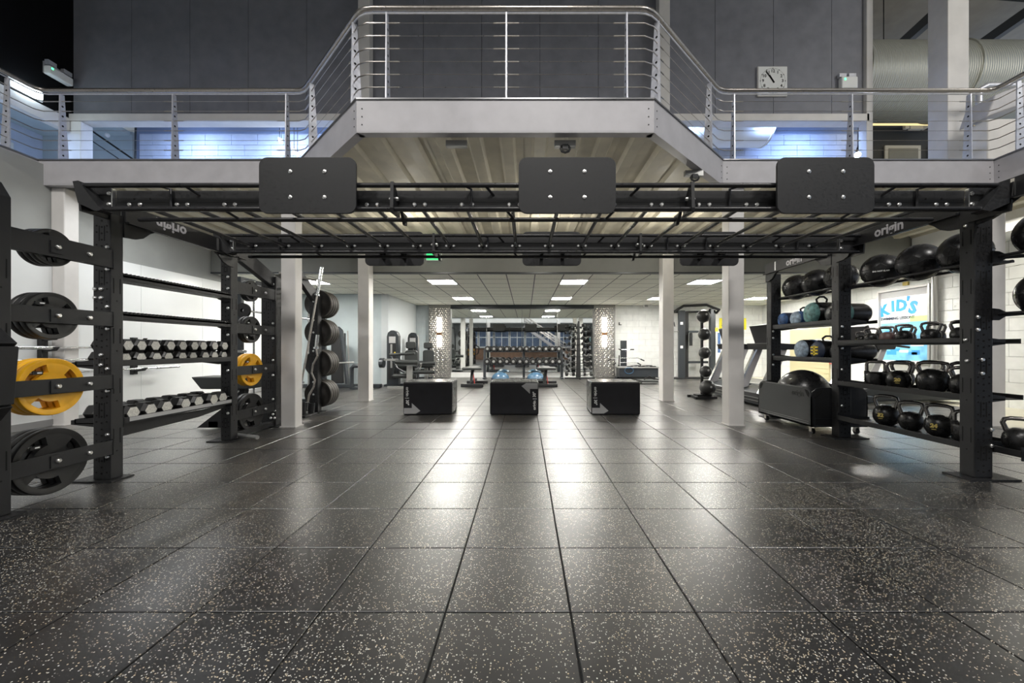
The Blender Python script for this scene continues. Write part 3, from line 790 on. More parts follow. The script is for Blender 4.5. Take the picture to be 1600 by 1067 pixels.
# triangular bar trusses at the front and at the back
def truss(y0, xa, xb, z1=2.262, z2=2.086):
    MB().cyl((xa, y0, z1), (xb, y0, z1), .0175, 12).build('truss_bar', M_BLKG, rig)
    MB().cyl((xa+.13, y0, z2), (xb-.08, y0, z2), .0175, 12).build('truss_bar', M_BLKG, rig)
    MB().cyl((xa+.13, y0+.29, z2+.015), (xb-.20, y0+.29, z2+.015), .0175, 12).build('truss_bar', M_BLKG, rig)
    for x, s in ((-2.54, 1), (-.30, 1), (.86, -1), (2.77, -1)):
        MB().cyl((x, y0, z1), (x+.21*s, y0+.29, z2+.015), .010, 8).build('strut', M_BLKG, rig)
    for x, s in ((-2.74, 1), (-.46, 1), (2.02, -1), (3.02, -1), (1.60, -1)):
        MB().tube([(x, y0, z1), (x+.05*s, y0+.06, z1-.006), (x+.05*s, y0+.065, z2+.01)], .010, 8).build('strut', M_BLKG, rig)
    for x, s in ((-.985, 1), (1.235, -1)):                       # splice plates
        q = MB().prism([(y0-.02, z1+.02), (y0+.012, z1+.024), (y0+.13, z2+.06), (y0+.13, z2-.02), (y0-.02, z2-.03), (y0-.03, z2)], 'x', x-.012, x+.012).build('splice_plate', M_BLK, rig)
        q2 = MB().prism([(y0+.20, z2+.05), (y0+.32, z2+.05), (y0+.31, z2-.03), (y0+.27, z2-.03)], 'x', x-.012, x+.012).build('splice_plate', M_BLK, rig)
        bolts(q, [(x+.012*s, y0+.04, z2+.09), (x+.012*s, y0+.09, z2+.09), (x+.012*s, y0+.06, z2+.01)], (s, 0, 0), .013, .02)
        bolts(q, [(x-.012*s, y0+.04, z2+.09)], (-s, 0, 0), .010, .03)
truss(2.90, -3.285, 3.52)
truss(4.20, -3.31, 3.66)
def end_bracket(x0, x1, y, s, ztop=2.27, zb=2.09):
    q = MB().box(x0, x1, y, y+.012, zb, ztop).build('end_bracket', M_BLK, rig, bevel=.003)
    xe = x0 if s < 0 else x1
    xi = x1 if s < 0 else x0
    MB().prism([(y-.08, ztop+.01), (y+.22, ztop-.01), (y+.22, zb-.02), (y-.06, zb-.02)], 'x', xe-.008, xe+.008).build('side_plate', M_BLK, q)
    MB().box(xi-.004, xi+.004, y-.006, y+.02, zb+.02, ztop-.01).build('weld_edge', M_BOLT, q)
    bolts(q, [(xi+.022*s, y, ztop-.05), (xi+.022*s, y, zb+.05)], (0, -1, 0))
    return q
end_bracket(-3.30, -3.125, 2.955, -1); end_bracket(3.352, 3.60, 2.955, 1)
end_bracket(-3.335, -3.185, 4.26, -1); end_bracket(3.424, 3.64, 4.26, 1)
MB().prism([(-3.33, 2.28), (-3.29, 2.285), (-3.12, 2.07), (-3.16, 2.06), (-3.29, 2.12)], 'y', 2.87, 2.955).build('corner_gusset', M_BLK, rig)
MB().prism([(3.56, 2.28), (3.52, 2.285), (3.36, 2.07), (3.42, 2.06), (3.56, 2.12)], 'y', 2.87, 2.955).build('corner_gusset', M_BLK, rig)
MB().prism([(-3.34, 2.285), (-3.30, 2.29), (-3.15, 2.07), (-3.19, 2.06), (-3.30, 2.12)], 'y', 4.17, 4.26).build('corner_gusset', M_BLK, rig)
# side beams with gussets and lettering
def side_beam(x0, x1, y0, y1, z0, z1, inner, gus=True):
    q = MB().box(x0, x1, y0, y1, z0, z1).build('side_beam', M_BLK, rig, bevel=.006)
    xi = inner
    s = 1 if inner == x1 else -1
    MB().box(*(sorted((xi, xi+.03*s))), y0, y1, z0-.008, z0+.006).build('flange', M_BLK, q)
    if gus:
        for a, d in ((y0, 1), (y1, -1)):
            pts = [(a, z0+.005), (a+.28*d, z0+.005), (a+.22*d, z0-.03), (a+.16*d, z0-.085), (a+.10*d, z0-.11), (a, z0-.12)]
            MB().prism(pts, 'x', x0+.01, x1-.01).build('gusset', M_BLK, q)
        MB().box(xi-.001*s, xi+.004*s, y1-.26, y1-.235, z0+.01, z1-.01).build('weld_edge', M_BOLT, q)
    return q
sb = side_beam(-3.30, -3.262, 3.185, 4.386, 2.075, 2.225, -3.262)
text('origin', .135, (-3.2605, 3.60, 2.165), (0, -1, 0), (0, 0, -1), M_FASC, 'lettering', sb, bold=.004)
sb = side_beam(3.600, 3.645, 3.24, 4.54, 2.165, 2.315, 3.600)
text('origin', .135, (3.5985, 3.87, 2.235), (0, -1, 0), (0, 0, 1), M_FASC, 'lettering', sb, bold=.004)
sb = side_beam(3.63, 3.68, 4.65, 5.92, 2.165, 2.315, 3.63)
text('origin', .135, (3.6285, 5.28, 2.235), (0, -1, 0), (0, 0, 1), M_FASC, 'lettering', sb, bold=.004)
side_beam(3.600, 3.645, 2.30, 3.13, 2.165, 2.315, 3.600)
side_beam(-3.36, -3.325, 4.495, 4.62, 2.10, 2.25, -3.325, False)
# sloping rack sides of the left end
MB().prism([(4.50, 2.25), (4.66, 2.25), (5.34, 1.99), (5.34, 1.86), (5.20, 1.86), (4.62, 2.07), (4.50, 2.07)], 'x', -3.42, -3.35).build('sloping_brace', M_BLK, rig, bevel=.004)
for px in (-3.50,): MB().beam((px, 5.25, 1.98), (px+.02, 6.0, 2.18), .05, .08).build('rack_top_rail', M_BLK, rig)
MB().prism([(5.55, 2.22), (5.95, 2.22), (6.44, 1.93), (6.44, 1.80), (6.30, 1.80), (5.86, 2.10), (5.55, 2.10)], 'x', -3.47, -3.40).build('sloping_brace', M_BLK, rig, bevel=.004)
MB().cyl((-3.36, 5.34, 2.08), (-3.33, 6.2, 2.12), .016, 8).build('pull_up_bar', M_STEEL, rig)
jb = MB()
for k in range(26): jb.box(-3.318, -3.270, 5.36, 5.40, .30+k*.062, .325+k*.062)
jb.box(-3.33, -3.31, 5.34, 5.42, .05, 1.95)
MB.build(jb, 'holder_strip', M_BLK, rig)['kind'] = 'stuff'
MB().cyl((-3.36, 4.53, .045), (-3.02, 4.40, .045), .022, 12).build('foot_bar', M_SILV, rig)
MB().box(-3.42, -3.34, 4.50, 5.20, .02, .08).build('foot_rail', M_BLK, rig)
# target panels
def target(cx, y, zc, rx=0, back=False):
    p = MB().prism(rrect(cx-.355, cx+.355, zc-.205, zc+.205, .06), 'y', y-.010, y+.010).build('target_panel', M_BLK, rig, bevel=.002)
    pts = [(cx+dx, y-.010, zc+dz) for dx in (-.125, .125) for dz in (-.088, .10)]
    bolts(p, pts, (0, -1, 0), .013, .006)
    for dx in (-.125, .125):
        MB().box(cx+dx-.02, cx+dx+.02, y+.010 if not back else y-.10, (y+.035) if not back else y-.01, zc-.13, zc+.13).build('mount_bar', M_BLK, p)
    return p
for cx in (-1.593, .306, 2.196): target(cx, 2.862, 2.243)
for cx in (-1.58, .318, 2.218): target(cx, 4.72, 2.25, back=True)
for cx in (-1.58, .318, 2.218):
    for dx in (-.125, .125): MB().box(cx+dx-.02, cx+dx+.02, 4.345, 4.71, 2.16, 2.20).build('panel_bracket', M_BLK, rig)

# plate-storage arms
PEG = {}
def arm(xa, ya, yb, z0, z1, peg, two=True):
    q = MB().box(xa-.012, xa, ya, yb, z0, z1).box(xa-.04, xa-.012, ya, yb, z0, z0+.006).build('storage_arm', M_BLK, rig, bevel=.002)
    bolts(q, [(xa+.006, peg, (z0+z1)/2), (xa, peg+.20, (z0+z1)/2)], (1, 0, 0), .015, .016)
    MB().box(xa, xa+.006, peg-.04, peg+.035, (z0+z1)/2-.045, (z0+z1)/2+.04).build('peg_flange', M_BLK, q)
    MB().cyl((xa-.012, peg, (z0+z1)/2), (xa-.26, peg, (z0+z1)/2), .024, 16).build('peg', M_CHROME, q)
    MB().box(xa-.05, xa+.004, yb-.012, yb, z0-.005, z1+.005).build('end_plate', M_BLK, q)
AZ = [(1.685, 1.825), (1.225, 1.335), (.735, .84), (.215, .325)]
for z0, z1 in AZ: arm(-3.262, 2.462, 3.10, z0, z1, 2.72)
for z0, z1 in AZ: arm(-3.33, 4.495, 5.20, z0, z1, 4.80)
bolts(FL, [(-3.30, 3.085, z+d) for z in (1.75, 1.28, .79, .27) for d in (-.075, .10)]+[(-3.35, 3.085, z) for z in (1.52, 1.45, 1.0, .92)]+[(-3.40, 3.085, z) for z in (1.52, 1.45)], (0, -1, 0), .013)
bolts(RL, [(-3.34, 4.386, z) for z in (1.85, 1.72, 1.5, 1.30, 1.2, .95, .80, .5, .32)], (0, -1, 0), .014)
bolts(L3, [(-3.36, 5.2, z+d) for z in (1.80, 1.28, .79, .27) for d in (-.10, .10)]+[(-3.39+dx, 5.2, z) for dx in (0, .05) for z in (.22, .12)], (0, -1, 0), .014)
bolts(FR, [(3.625, 3.13, 1.30), (3.625, 3.13, 1.2), (3.66, 3.13, .96), (3.66, 3.13, .85), (3.735, 3.13, .40), (3.735, 3.13, .27)], (0, -1, 0), .014)
bolts(FR, [(3.60, 3.19, 2.05), (3.60, 3.19, 1.12), (3.60, 3.18, .95)], (-1, 0, 0), .013)
bolts(RR, [(3.68, 4.54, z) for z in (1.30, 1.18, 1.05, .80, .66, .38, .22)], (0, -1, 0), .014)
bolts(R3, [(3.71, 5.85, z) for z in (1.3, 1.2, .95, .8)], (0, -1, 0), .014)
bolts(L4, [(-3.42, 6.30, z) for z in (1.8, 1.5, 1.3, 1.0, .8, .5, .3, .15)], (0, -1, 0), .014)
for z in (1.78, 1.31, .795, .29): MB().cyl((-3.42, 6.42, z), (-3.42, 6.80, z), .024, 14).build('peg', M_CHROME, rig)

# shelves: tray pan, raised lip, end gussets
def shelf(s, xin, y0, y1, zt, depth, lip=.045, ridged=False, tilt=0, arms=True):
    if ridged: depth = .15
    x0, x1 = sorted((xin, xin+s*depth))
    pan = MB().box(x0, x1, y0, y1, zt-.05, zt-.042)
    q = pan.build('shelf', M_BLK, rig)
    MB().box(xin, xin+s*.012, y0, y1, zt-lip, zt).box(xin, xin+s*.05, y0, y1, zt-lip-.004, zt-lip+.004).build('front_lip', M_BLK, q, bevel=.003)
    MB().box(xin+s*depth-s*.012, xin+s*depth, y0, y1, zt-.05, zt-.01).build('rear_lip', M_BLK, q)
    for y in (y0, y1-.008):
        e = xin+s*(depth if ridged else (min(depth+.06, .37) if s > 0 else depth+.03))
        MB().prism([(xin-s*.0, zt+.03), (xin, zt-.075), (xin+s*(.07 if ridged else .14), zt-.085), (e, zt-.055), (e, zt-.02)], 'y', y, y+.008).build('end_gusset', M_BLK, q)
    if ridged:
        r = MB(); n = int((y1-y0)/.034)
        for k in range(n): r.prism([(y0+k*.034, zt-.002), (y0+k*.034+.026, zt-.002), (y0+k*.034+.013, zt+.016)], 'x', x0+.0, x0+.16) if s > 0 else r.prism([(y0+k*.034, zt-.002), (y0+k*.034+.026, zt-.002), (y0+k*.034+.013, zt+.016)], 'x', x1-.16, x1)
        r.box(x1-.16 if s < 0 else x0, x1 if s < 0 else x0+.16, y0, y1, zt-.02, zt-.001)
        stuff(r.build('ridge', M_BLK, q))
    return q
shelf(-1, -3.30, 3.19, 4.38, 1.655, .34, ridged=True)
shelf(-1, -3.30, 3.19, 4.38, 1.338, .34, ridged=True)
s3 = shelf(-1, -3.30, 3.19, 4.38, .955, .38)
s4 = shelf(-1, -3.285, 3.19, 4.38, .482, .40)
MB().box(-3.29, -3.283, 3.24, 4.36, .445, .478).build('label_strip', M_GREY, s4)
MB().prism([(3.19, .43), (4.1, .41), (4.36, .43), (4.36, .39), (4.0, .345), (3.19, .32)], 'x', -3.37, -3.35).build('under_beam', M_BLK, s4)
shelf(1, 3.62, 3.245, 4.535, 1.14, .50, .055)
shelf(1, 3.62, 3.245, 4.535, .672, .52)
shelf(1, 3.62, 3.245, 4.535, .272, .55)
shelf(1, 3.755, 2.95, 3.245, .272, .42)
shelf(1, 3.70, 4.655, 5.85, 1.395, .50, .06)
shelf(1, 3.70, 4.655, 5.85, .935, .50, .06)
def ball_rail(x, y0, y1, z):
    q = MB().cyl((x, y0, z), (x, y1, z), .0135, 10).build('ball_rail', M_BLKG, rig)
    MB().cyl((x+.30, y0, z+.01), (x+.30, y1, z+.01), .0135, 10).build('rear_bar', M_BLKG, q)
    for y in (y0+.004, y1-.012):
        MB().prism([(x-.05, z+.045), (x-.05, z-.05), (x+.0, z-.05), (x+.05, z-.02), (x+.32, z-.0), (x+.32, z+.018), (x+.05, z+.018), (x+.0, z+.04)], 'y', y, y+.008).build('end_gusset', M_BLK, q)
    bolts(q, [(x-.03, y0+.004, z+.03), (x-.03, y0+.004, z-.03)], (0, -1, 0), .014)
ball_rail(3.75, 3.245, 4.535, 1.765)
ball_rail(3.78, 4.655, 5.85, 1.79)
ball_rail(3.78, 2.42, 3.125, 1.785)
ball_rail(3.78, 2.42, 3.125, 1.325)
# dark angular guard frame fixed to the near left post
g = MB()
hexo = [(-3.45, 1.30), (-3.30, 1.30), (-3.045, 1.065), (-3.075, .72), (-3.16, .62), (-3.45, .62)]
for a, b_ in zip(hexo, hexo[1:]+hexo[:1]): g.beam((a[0], 2.25, a[1]), (b_[0], 2.25, b_[1]), .16, .05, up=(0, 0, 1) if abs(a[0]-b_[0]) > abs(a[1]-b_[1]) else (1, 0, 0))
g.build('guard_frame', M_BLK, L0, bevel=.004)

# ================================================================== WEIGHTS ON THE RIG
def grip_plate(name, label, R, th, m, loc, group, grips=3, ph=0.0, mark=True):
    t = thing(name, label, 'weight plate', loc, group)
    radii = [.026, .045, .050, .44*R, .52*R, .80*R, .84*R, .93*R, .985*R, R]
    half = [th*.5, th*.5, th*.34, th*.30, th*.38, th*.38, th*.38, th*.5, th*.48, th*.36]
    n = 60; vs = []; fs = []
    for sgn in (1, -1):
        for r, h in zip(radii, half):
            for i in range(n):
                a = 2*PI*i/n; vs.append((sgn*h, r*math.cos(a), r*math.sin(a)))
    K = len(radii)
    def idx(s_, k, i): return s_*K*n+k*n+i % n
    def hole(k, i):
        if k not in (4,): return False
        a = ((i+.5)/n*360+ph) % (360/grips)
        return a < (360/grips)*.58
    for k in range(K-1):
        for i in range(n):
            if hole(k, i):
                if not hole(k, i-1): fs.append((idx(0, k, i), idx(0, k+1, i), idx(1, k+1, i), idx(1, k, i)))
                if not hole(k, i+1): fs.append((idx(0, k, i+1), idx(0, k+1, i+1), idx(1, k+1, i+1), idx(1, k, i+1)))
                fs.append((idx(0, k, i), idx(0, k, i+1), idx(1, k, i+1), idx(1, k, i)))
                fs.append((idx(0, k+1, i), idx(0, k+1, i+1), idx(1, k+1, i+1), idx(1, k+1, i)))
            else:
                fs.append((idx(0, k, i), idx(0, k+1, i), idx(0, k+1, i+1), idx(0, k, i+1)))
                fs.append((idx(1, k, i), idx(1, k, i+1), idx(1, k+1, i+1), idx(1, k+1, i)))
    for i in range(n):
        fs.append((idx(0, 0, i), idx(0, 0, i+1), idx(1, 0, i+1), idx(1, 0, i)))
        fs.append((idx(0, K-1, i), idx(1, K-1, i), idx(1, K-1, i+1), idx(0, K-1, i+1)))
    mb = MB(); mb.add(vs, fs, True); mb.build('disc', m, t, rel=False, sharp=35)
    MB().lathe([(.0245, -th*.52), (.038, -th*.52), (.038, th*.52), (.0245, th*.52)], (0, 0, 0), (1, 0, 0), 20).build('hub_ring', M_CHROME, t, rel=False)
    if mark:
        a = math.radians(130); c = (th*.43, .66*R*math.cos(a), .66*R*math.sin(a))
        mb = MB(); mb.box(c[0]-.004, c[0]+.002, c[1]-.028, c[1]+.028, c[2]-.011, c[2]+.011); mb.build('badge', M_BLK2, t, rel=False)
        mb = MB(); mb.box(c[0]+.002, c[0]+.003, c[1]-.004, c[1]+.022, c[2]-.004, c[2]+.004); mb.build('badge_print', M_WTXT, t, rel=False)
    return t
def stack(x0, y, zc, R, th, m, nm, where, colour, size, cnt):
    first = None
    for k in range(cnt):
        pos = ['innermost', 'second', 'third'][k] if cnt == 3 else ['innermost', 'outer'][k]
        lab = '%s %s grip weight plate, %s on its peg, %s' % (size, colour, pos, where)
        loc = (x0-th/2-.001-k*(th+.003), y, zc-R*.0)
        if first is None: first = grip_plate('weight_plate', lab, R, th, m, loc, 'grip plates on the left storage arms', ph=20)
        else: copy_tree(first, None, loc, None, lab)
for i, (R, th, m, col, size) in enumerate(((.128, .034, M_RUB, 'black', 'small'), (.163, .040, M_RUB, 'black', 'medium'), (.198, .046, M_YEL, 'yellow', 'large'), (.226, .050, M_RUB, 'black', 'extra large'))):
    zc = (AZ[i][0]+AZ[i][1])/2+.024-.0265
    lev = ['top arm', 'second arm', 'third arm', 'bottom arm'][i]
    stack(-3.262-.028, 2.72, zc, R, th, m, '', lev+' of near left bay', col, size, 3)
    stack(-3.33-.028, 4.80, zc, R, th, m, '', lev+' of far left bay', col, size, 2)
# bumper plates on the far left upright
def bumper(loc, label):
    t = thing('bumper_plate', label, 'weight plate', loc, 'bumper plates on the far left upright')
    MB().lathe([(.025, -.035), (.09, -.035), (.1, -.028), (.19, -.028), (.2, -.035), (.218, -.035), (.222, -.028), (.222, .028), (.218, .035), (.2, .035), (.19, .028), (.1, .028), (.09, .035), (.025, .035)], (0, 0, 0), (0, 1, 0), 40).build('disc', M_RUBB, t, rel=False)
    MB().lathe([(.223, -.012), (.225, -.008), (.225, .008), (.223, .012)], (0, 0, 0), (0, 1, 0), 40).build('worn_rim', M_RIM, t, rel=False)
    MB().lathe([(.0245, -.037), (.045, -.037), (.045, .037), (.0245, .037)], (0, 0, 0), (0, 1, 0), 20).build('hub_ring', M_SILV, t, rel=False)
    return t
b0 = None
for i, z in enumerate((1.78, 1.31, .795, .29)):
    for k in range(4):
        lab = 'worn black bumper plate, %s in line on the %s peg of far left upright' % (['first', 'second', 'third', 'fourth'][k], ['top', 'second', 'third', 'lowest'][i])
        loc = (-3.42+.013*k*0, 6.46+k*.073, z)
        if b0 is None: b0 = bumper(loc, lab)
        else: copy_tree(b0, None, loc, None, lab)
# hex dumbbells
def hexdb(r, Lh, Lg, loc, label, grp):
    t = thing('hex_dumbbell', label, 'dumbbell', loc, grp)
    for s in (-1, 1):
        c = s*(Lg/2+Lh/2)
        prof = [(0, -Lh/2), (r*.78, -Lh/2), (r, -Lh/2+Lh*.22), (r, Lh/2-Lh*.22), (r*.78, Lh/2), (0, Lh/2)]
        MB().lathe(prof, (c, 0, r*.87), (1, 0, 0), 6, sm=False, ph=PI/6).build('head', M_RUB, t, rel=False, bevel=.002)
        e = c+s*Lh/2
        MB().lathe([(0, s*.002), (r*.66, s*.002), (r*.72, -s*.002)], (e, 0, r*.87), (1, 0, 0), 6, sm=False, ph=PI/6).build('end_face', M_HEXF, t, rel=False)
    MB().lathe([(.014, -Lg/2), (.017, 0), (.014, Lg/2)], (0, 0, r*.87), (1, 0, 0), 12).build('handle', M_CHROME, t, rel=False)
    return t
d0 = None
for row in range(2):
    for k in range(9):
        lab = '%s rubber hex dumbbell in the %s row of the upper left tray' % (ORD[k] if k else 'nearest', ['lower', 'stacked upper'][row])
        loc = (-3.475+random.uniform(-.012, .012), 3.275+k*.132, .914+row*.107)
        if d0 is None: d0 = hexdb(.062, .075, .12, loc, lab, 'small hex dumbbells on the upper left tray')
        else: copy_tree(d0, None, loc, random.uniform(-.03, .03), lab)
d0 = None
for k, y in enumerate((3.275, 3.435, 3.60, 3.775, 3.945, 4.11, 4.265)):
    lab = '%s large rubber hex dumbbell on the lower left tray' % (ORD[k] if k else 'nearest')
    loc = (-3.47+random.uniform(-.01, .01), y, .442)
    if d0 is None: d0 = hexdb(.078, .12, .12, loc, lab, 'large hex dumbbells on the lower left tray')
    else: copy_tree(d0, None, loc, random.uniform(-.06, .06), lab)
# kettlebells
def kettlebell(R, Hh, loc, label, grp, rz=0, num=None, square=False, m=M_KB):
    t = thing('kettlebell', label, 'kettlebell', loc, grp, -rz)
    prof = [(0, 0), (R*.55, 0), (R*.78, R*.18), (R*.96, R*.55), (R, R*.95), (R*.93, R*1.35), (R*.72, R*1.68), (R*.4, R*1.85), (0, R*1.88)]
    if square: prof = [(0, 0), (R*.75, 0), (R*.95, R*.15), (R, R*.5), (R, R*1.3), (R*.94, R*1.5), (R*.6, R*1.62), (0, R*1.65)]
    MB().lathe(prof, (0, 0, 0), (0, 0, 1), 24).build('body', m, t, rel=False, sharp=60)
    w = R*.80; z0 = R*1.35; zt = Hh-.016
    if square:
        pts = [(-R*.78, 0, z0), (-R*.78, 0, zt-.03), (-R*.70, 0, zt-.008), (-R*.5, 0, zt), (R*.5, 0, zt), (R*.70, 0, zt-.008), (R*.78, 0, zt-.03), (R*.78, 0, z0)]
    else:
        pts = [(-w*.75, 0, z0-.01), (-w*.95, 0, z0+(zt-z0)*.35), (-w*1.12, 0, z0+(zt-z0)*.68), (-w*1.0, 0, z0+(zt-z0)*.92), (-w*.6, 0, zt), (0, 0, zt+.002),
               (w*.6, 0, zt), (w*1.0, 0, z0+(zt-z0)*.92), (w*1.12, 0, z0+(zt-z0)*.68), (w*.95, 0, z0+(zt-z0)*.35), (w*.75, 0, z0-.01)]
    MB().tube(pts, .0165 if R > .08 else .012, 12).build('handle', M_KBH, t, rel=False)
    if square: MB().cyl((-R*.78, 0, R*1.3), (-R*.78, 0, R*1.72), .024, 12).cyl((R*.78, 0, R*1.3), (R*.78, 0, R*1.72), .024, 12).build('handle_root', m, t, rel=False)
    if num:
        tx = text(num, R*.46, (0, -R*1.0, R*.95), (1, 0, 0), (0, 0, 1), M_GOLD, 'number', None, ext=.003, bold=.003); tx.parent = t
        MB().box(-R*.16, R*.16, -R*1.0, -R*.97, R*.62, R*.66).build('number_line', M_GOLD, t, rel=False)
    return t
G1, G2, G3 = 'small kettlebells on the top kettlebell shelf', 'kettlebells on the middle right shelf', 'kettlebells on the bottom right shelf'
zB, zC, zD = 1.099, .631, .231
small = [(4.42, 3.80, .05, .15, None), (4.27, 3.78, .062, .18, None), (4.10, 3.80, .066, .19, None), (3.92, 3.80, .070, .20, None), (3.66, 3.80, .072, .205, None),
         (4.33, 3.98, .062, .19, None), (4.08, 4.00, .064, .19, None), (3.80, 4.00, .068, .20, None), (3.58, 3.99, .07, .205, None), (3.42, 3.82, .074, .205, None)]
snm = ['smallest kettlebell at the far end of the top kettlebell shelf, front row', 'small kettlebell, second from the far end, front row of top shelf',
       'small kettlebell with pinkish worn body, middle of top shelf front row', 'small kettlebell standing before the poster, top shelf front row', 'small wide-handled kettlebell, front row of top shelf near the post',
       'small kettlebell in back row of top shelf, far end', 'small kettlebell in back row of top shelf, second from the far end', 'small kettlebell in back row of top shelf, third from the far end', 'small kettlebell in back row of top shelf, near end', 'small kettlebell at the near end of top shelf beside the right front post']
for (y, x, R, hh, nm), lb in zip(small, snm):
    kettlebell(R, hh, (x, y, zB), lb, G1, random.uniform(.55, .85), m=M_KB if 'pinkish' not in lb else mat('kb_worn', (.13, .08, .075), .4))
kettlebell(.098, .285, (3.86, 4.30, zC), 'square-shouldered black kettlebell at the far end of the middle shelf', G2, .65, None, True)
kettlebell(.102, .285, (3.86, 4.04, zC), 'round black kettlebell marked 20 on the middle shelf', G2, .85, '20')
kettlebell(.120, .300, (3.88, 3.72, zC), 'big glossy black kettlebell in the middle of the middle shelf', G2, .75)
kettlebell(.105, .265, (3.87, 3.43, zC), 'black kettlebell at the near end of the middle shelf, beside the post', G2, .8)
kettlebell(.098, .290, (4.03, 4.17, zC), 'kettlebell in back row of middle shelf behind the one marked 20', G2, .6)
kettlebell(.098, .300, (4.05, 3.90, zC), 'kettlebell in back row of middle shelf, left behind the big glossy one', G2, .7)
kettlebell(.098, .300, (4.05, 3.60, zC), 'kettlebell in back row of middle shelf, near end', G2, .8)
kettlebell(.112, .320, (3.88, 4.20, zD), 'black kettlebell marked 32 at the far end of the bottom shelf', G3, 1.15, '32')
kettlebell(.098, .290, (3.88, 3.93, zD), 'unmarked black kettlebell between the 32 and the 24 on the bottom shelf', G3, .9)
kettlebell(.106, .300, (3.88, 3.66, zD), 'black kettlebell marked 24 on the bottom shelf', G3, 1.15, '24')
kettlebell(.105, .280, (3.88, 3.42, zD), 'square-shouldered black kettlebell behind the right front post, bottom shelf', G3, .8, None, True)
kettlebell(.100, .275, (3.93, 3.10, zD), 'black kettlebell outside the right front post at the near end of the bottom shelf', G3, .9)
# wall balls
def wball(loc, label, grp, r=.178, txt=None, rot=0):
    t = thing('wall_ball', label, 'ball', loc, grp, -rot)
    MB().ball((0, 0, 0), r, 32, 20).build('shell', M_VINYL, t, rel=False)
    s = MB()
    for ax in range(2):
        pts = []
        for i in range(40):
            a = 2*PI*i/40
            pts.append((r*1.002*math.cos(a), r*1.002*math.sin(a)*(.0 if ax else 1), r*1.002*math.sin(a)*(1 if ax else 0)+(0 if ax else -.0)))
        s.tube(pts, .0025, 5, closed=True)
    pts = [(r*1.002*math.cos(2*PI*i/40)*.3, r*1.002*math.sin(2*PI*i/40), r*1.002*math.cos(2*PI*i/40)*.954) for i in range(40)]
    s.tube(pts, .0025, 5, closed=True)
    s.build('seam', M_BLK2, t, rel=False)
    MB().lathe([(0, .004), (.05, .003), (.055, 0)], (0, -r*.97, .0), (0, -1, 0), 5, sm=False).build('logo_patch', M_BLK2, t, rel=False)
    if txt:
        tt = text(txt, .020, (0, -r*1.005, -.03), (1, 0, 0), (0, 0, 1), M_WTXT, 'print', None, ext=.002, bold=.001); tt.parent = t
    return t
GB = 'black wall balls on the right ball rails'
for k, (y, lb) in enumerate(((4.28, 'far'), (3.87, 'middle'), (3.47, 'near'))):
    wball((3.90, y, 1.90), 'black wall ball on the high rail above the kettlebells, %s of three' % lb, GB, rot=.75+.3*k, txt='DO NOT SLAM' if k == 0 else None)
for k, (y, lb) in enumerate(((5.66, 'far'), (5.27, 'middle'), (4.86, 'near'))):
    wball((3.93, y, 1.93), 'black wall ball on the high rail above the sandbags, %s of three' % lb, GB, rot=.8+.4*k)
wball((3.93, 2.93, 1.925), 'black wall ball at the right photo edge, upper rail', GB, rot=.9)
wball((3.93, 2.92, 1.465), 'black wall ball printed DO NOT SLAM at the right photo edge, lower rail', GB, rot=.9, txt='DO NOT SLAM')
wball((3.93, 2.56, 1.925), 'black wall ball on the near upper rail outside the frame', GB, rot=.9)
wball((3.93, 2.55, 1.465), 'black wall ball on the near lower rail outside the frame', GB, rot=.9)
# sandbags
def bag(loc, label, r, L, m_end, m_body, handle=True, band=None, stripe=None, rz=0, strap=None):
    t = thing('sandbag', label, 'sandbag', loc, 'sandbags on the right rig shelves', rz)
    MB().lathe([(0, -.035), (r*.55, -.03), (r*.88, -.012), (r*.97, .01), (r*.9, .02)], (0, 0, r), (1, 0, 0), 28).build('end_cap', m_end, t, rel=False, sharp=60)
    MB().lathe([(r*.94, .012), (r*.99, .03), (r, L*.5), (r*.98, L-.05), (r*.85, L-.01), (0, L)], (0, 0, r), (1, 0, 0), 28).build('body', m_body, t, rel=False, sharp=60)
    if handle:
        MB().tube([(.08, 0, r*1.95), (.07, 0, r*2.25), (.11, 0, r*2.48), (.17, 0, r*2.48), (.21, 0, r*2.25), (.20, 0, r*1.95)], .012, 8).build('handle', M_BLK2, t, rel=False)
    if band: MB().lathe([(r*.99, L*.28), (r*1.03, L*.29), (r*1.03, L*.40), (r*.99, L*.41)], (0, 0, r), (1, 0, 0), 28).build('band', band, t, rel=False)
    if stripe:
        s = MB()
        for k in range(3): s.box(-.042, -.028, -r*.45, r*.45, r*(.62+.32*k), r*(.78+.32*k))
        s.box(-.042, -.028, -r*.10, r*.12, r*.5, r*1.5)
        s.build('end_print', stripe, t, rel=False)
    if strap: MB().lathe([(r*1.0, L*.5), (r*1.04, L*.51), (r*1.04, L*.62), (r*1.0, L*.63)], (0, 0, r), (1, 0, 0), 28).build('strap', strap, t, rel=False)
    return t
z2, z3 = 1.354, .894
bag((3.74, 5.68, z2), 'small blue-camouflage sandbag, far end of the upper sandbag shelf', .105, .34, M_BLUE, M_NAVY, False)
bag((3.76, 5.44, z2), 'small pale-blue camouflage sandbag with handle, upper sandbag shelf', .105, .34, M_GRYB, M_BLUE, True)
bag((3.76, 5.14, z2), 'teal-camouflage sandbag with loop handle, upper sandbag shelf', .15, .40, M_GRNB, M_VINYL, True)
bag((3.79, 4.83, z2), 'black cylindrical sandbag with a teal band, near end of the upper sandbag shelf', .125, .42, M_VINYL, M_VINYL, True, M_GRNB)
bag((3.74, 5.30, z3), 'pale-blue camouflage sandbag on the lower sandbag shelf', .135, .42, M_GRYB, M_VINYL, False, M_BLUE)
bag((3.75, 5.02, z3), 'navy sandbag with yellow printed end and gold strap, lower sandbag shelf', .125, .42, M_NAVY, M_VINYL, True, None, M_YEL2, 0, M_GOLD)
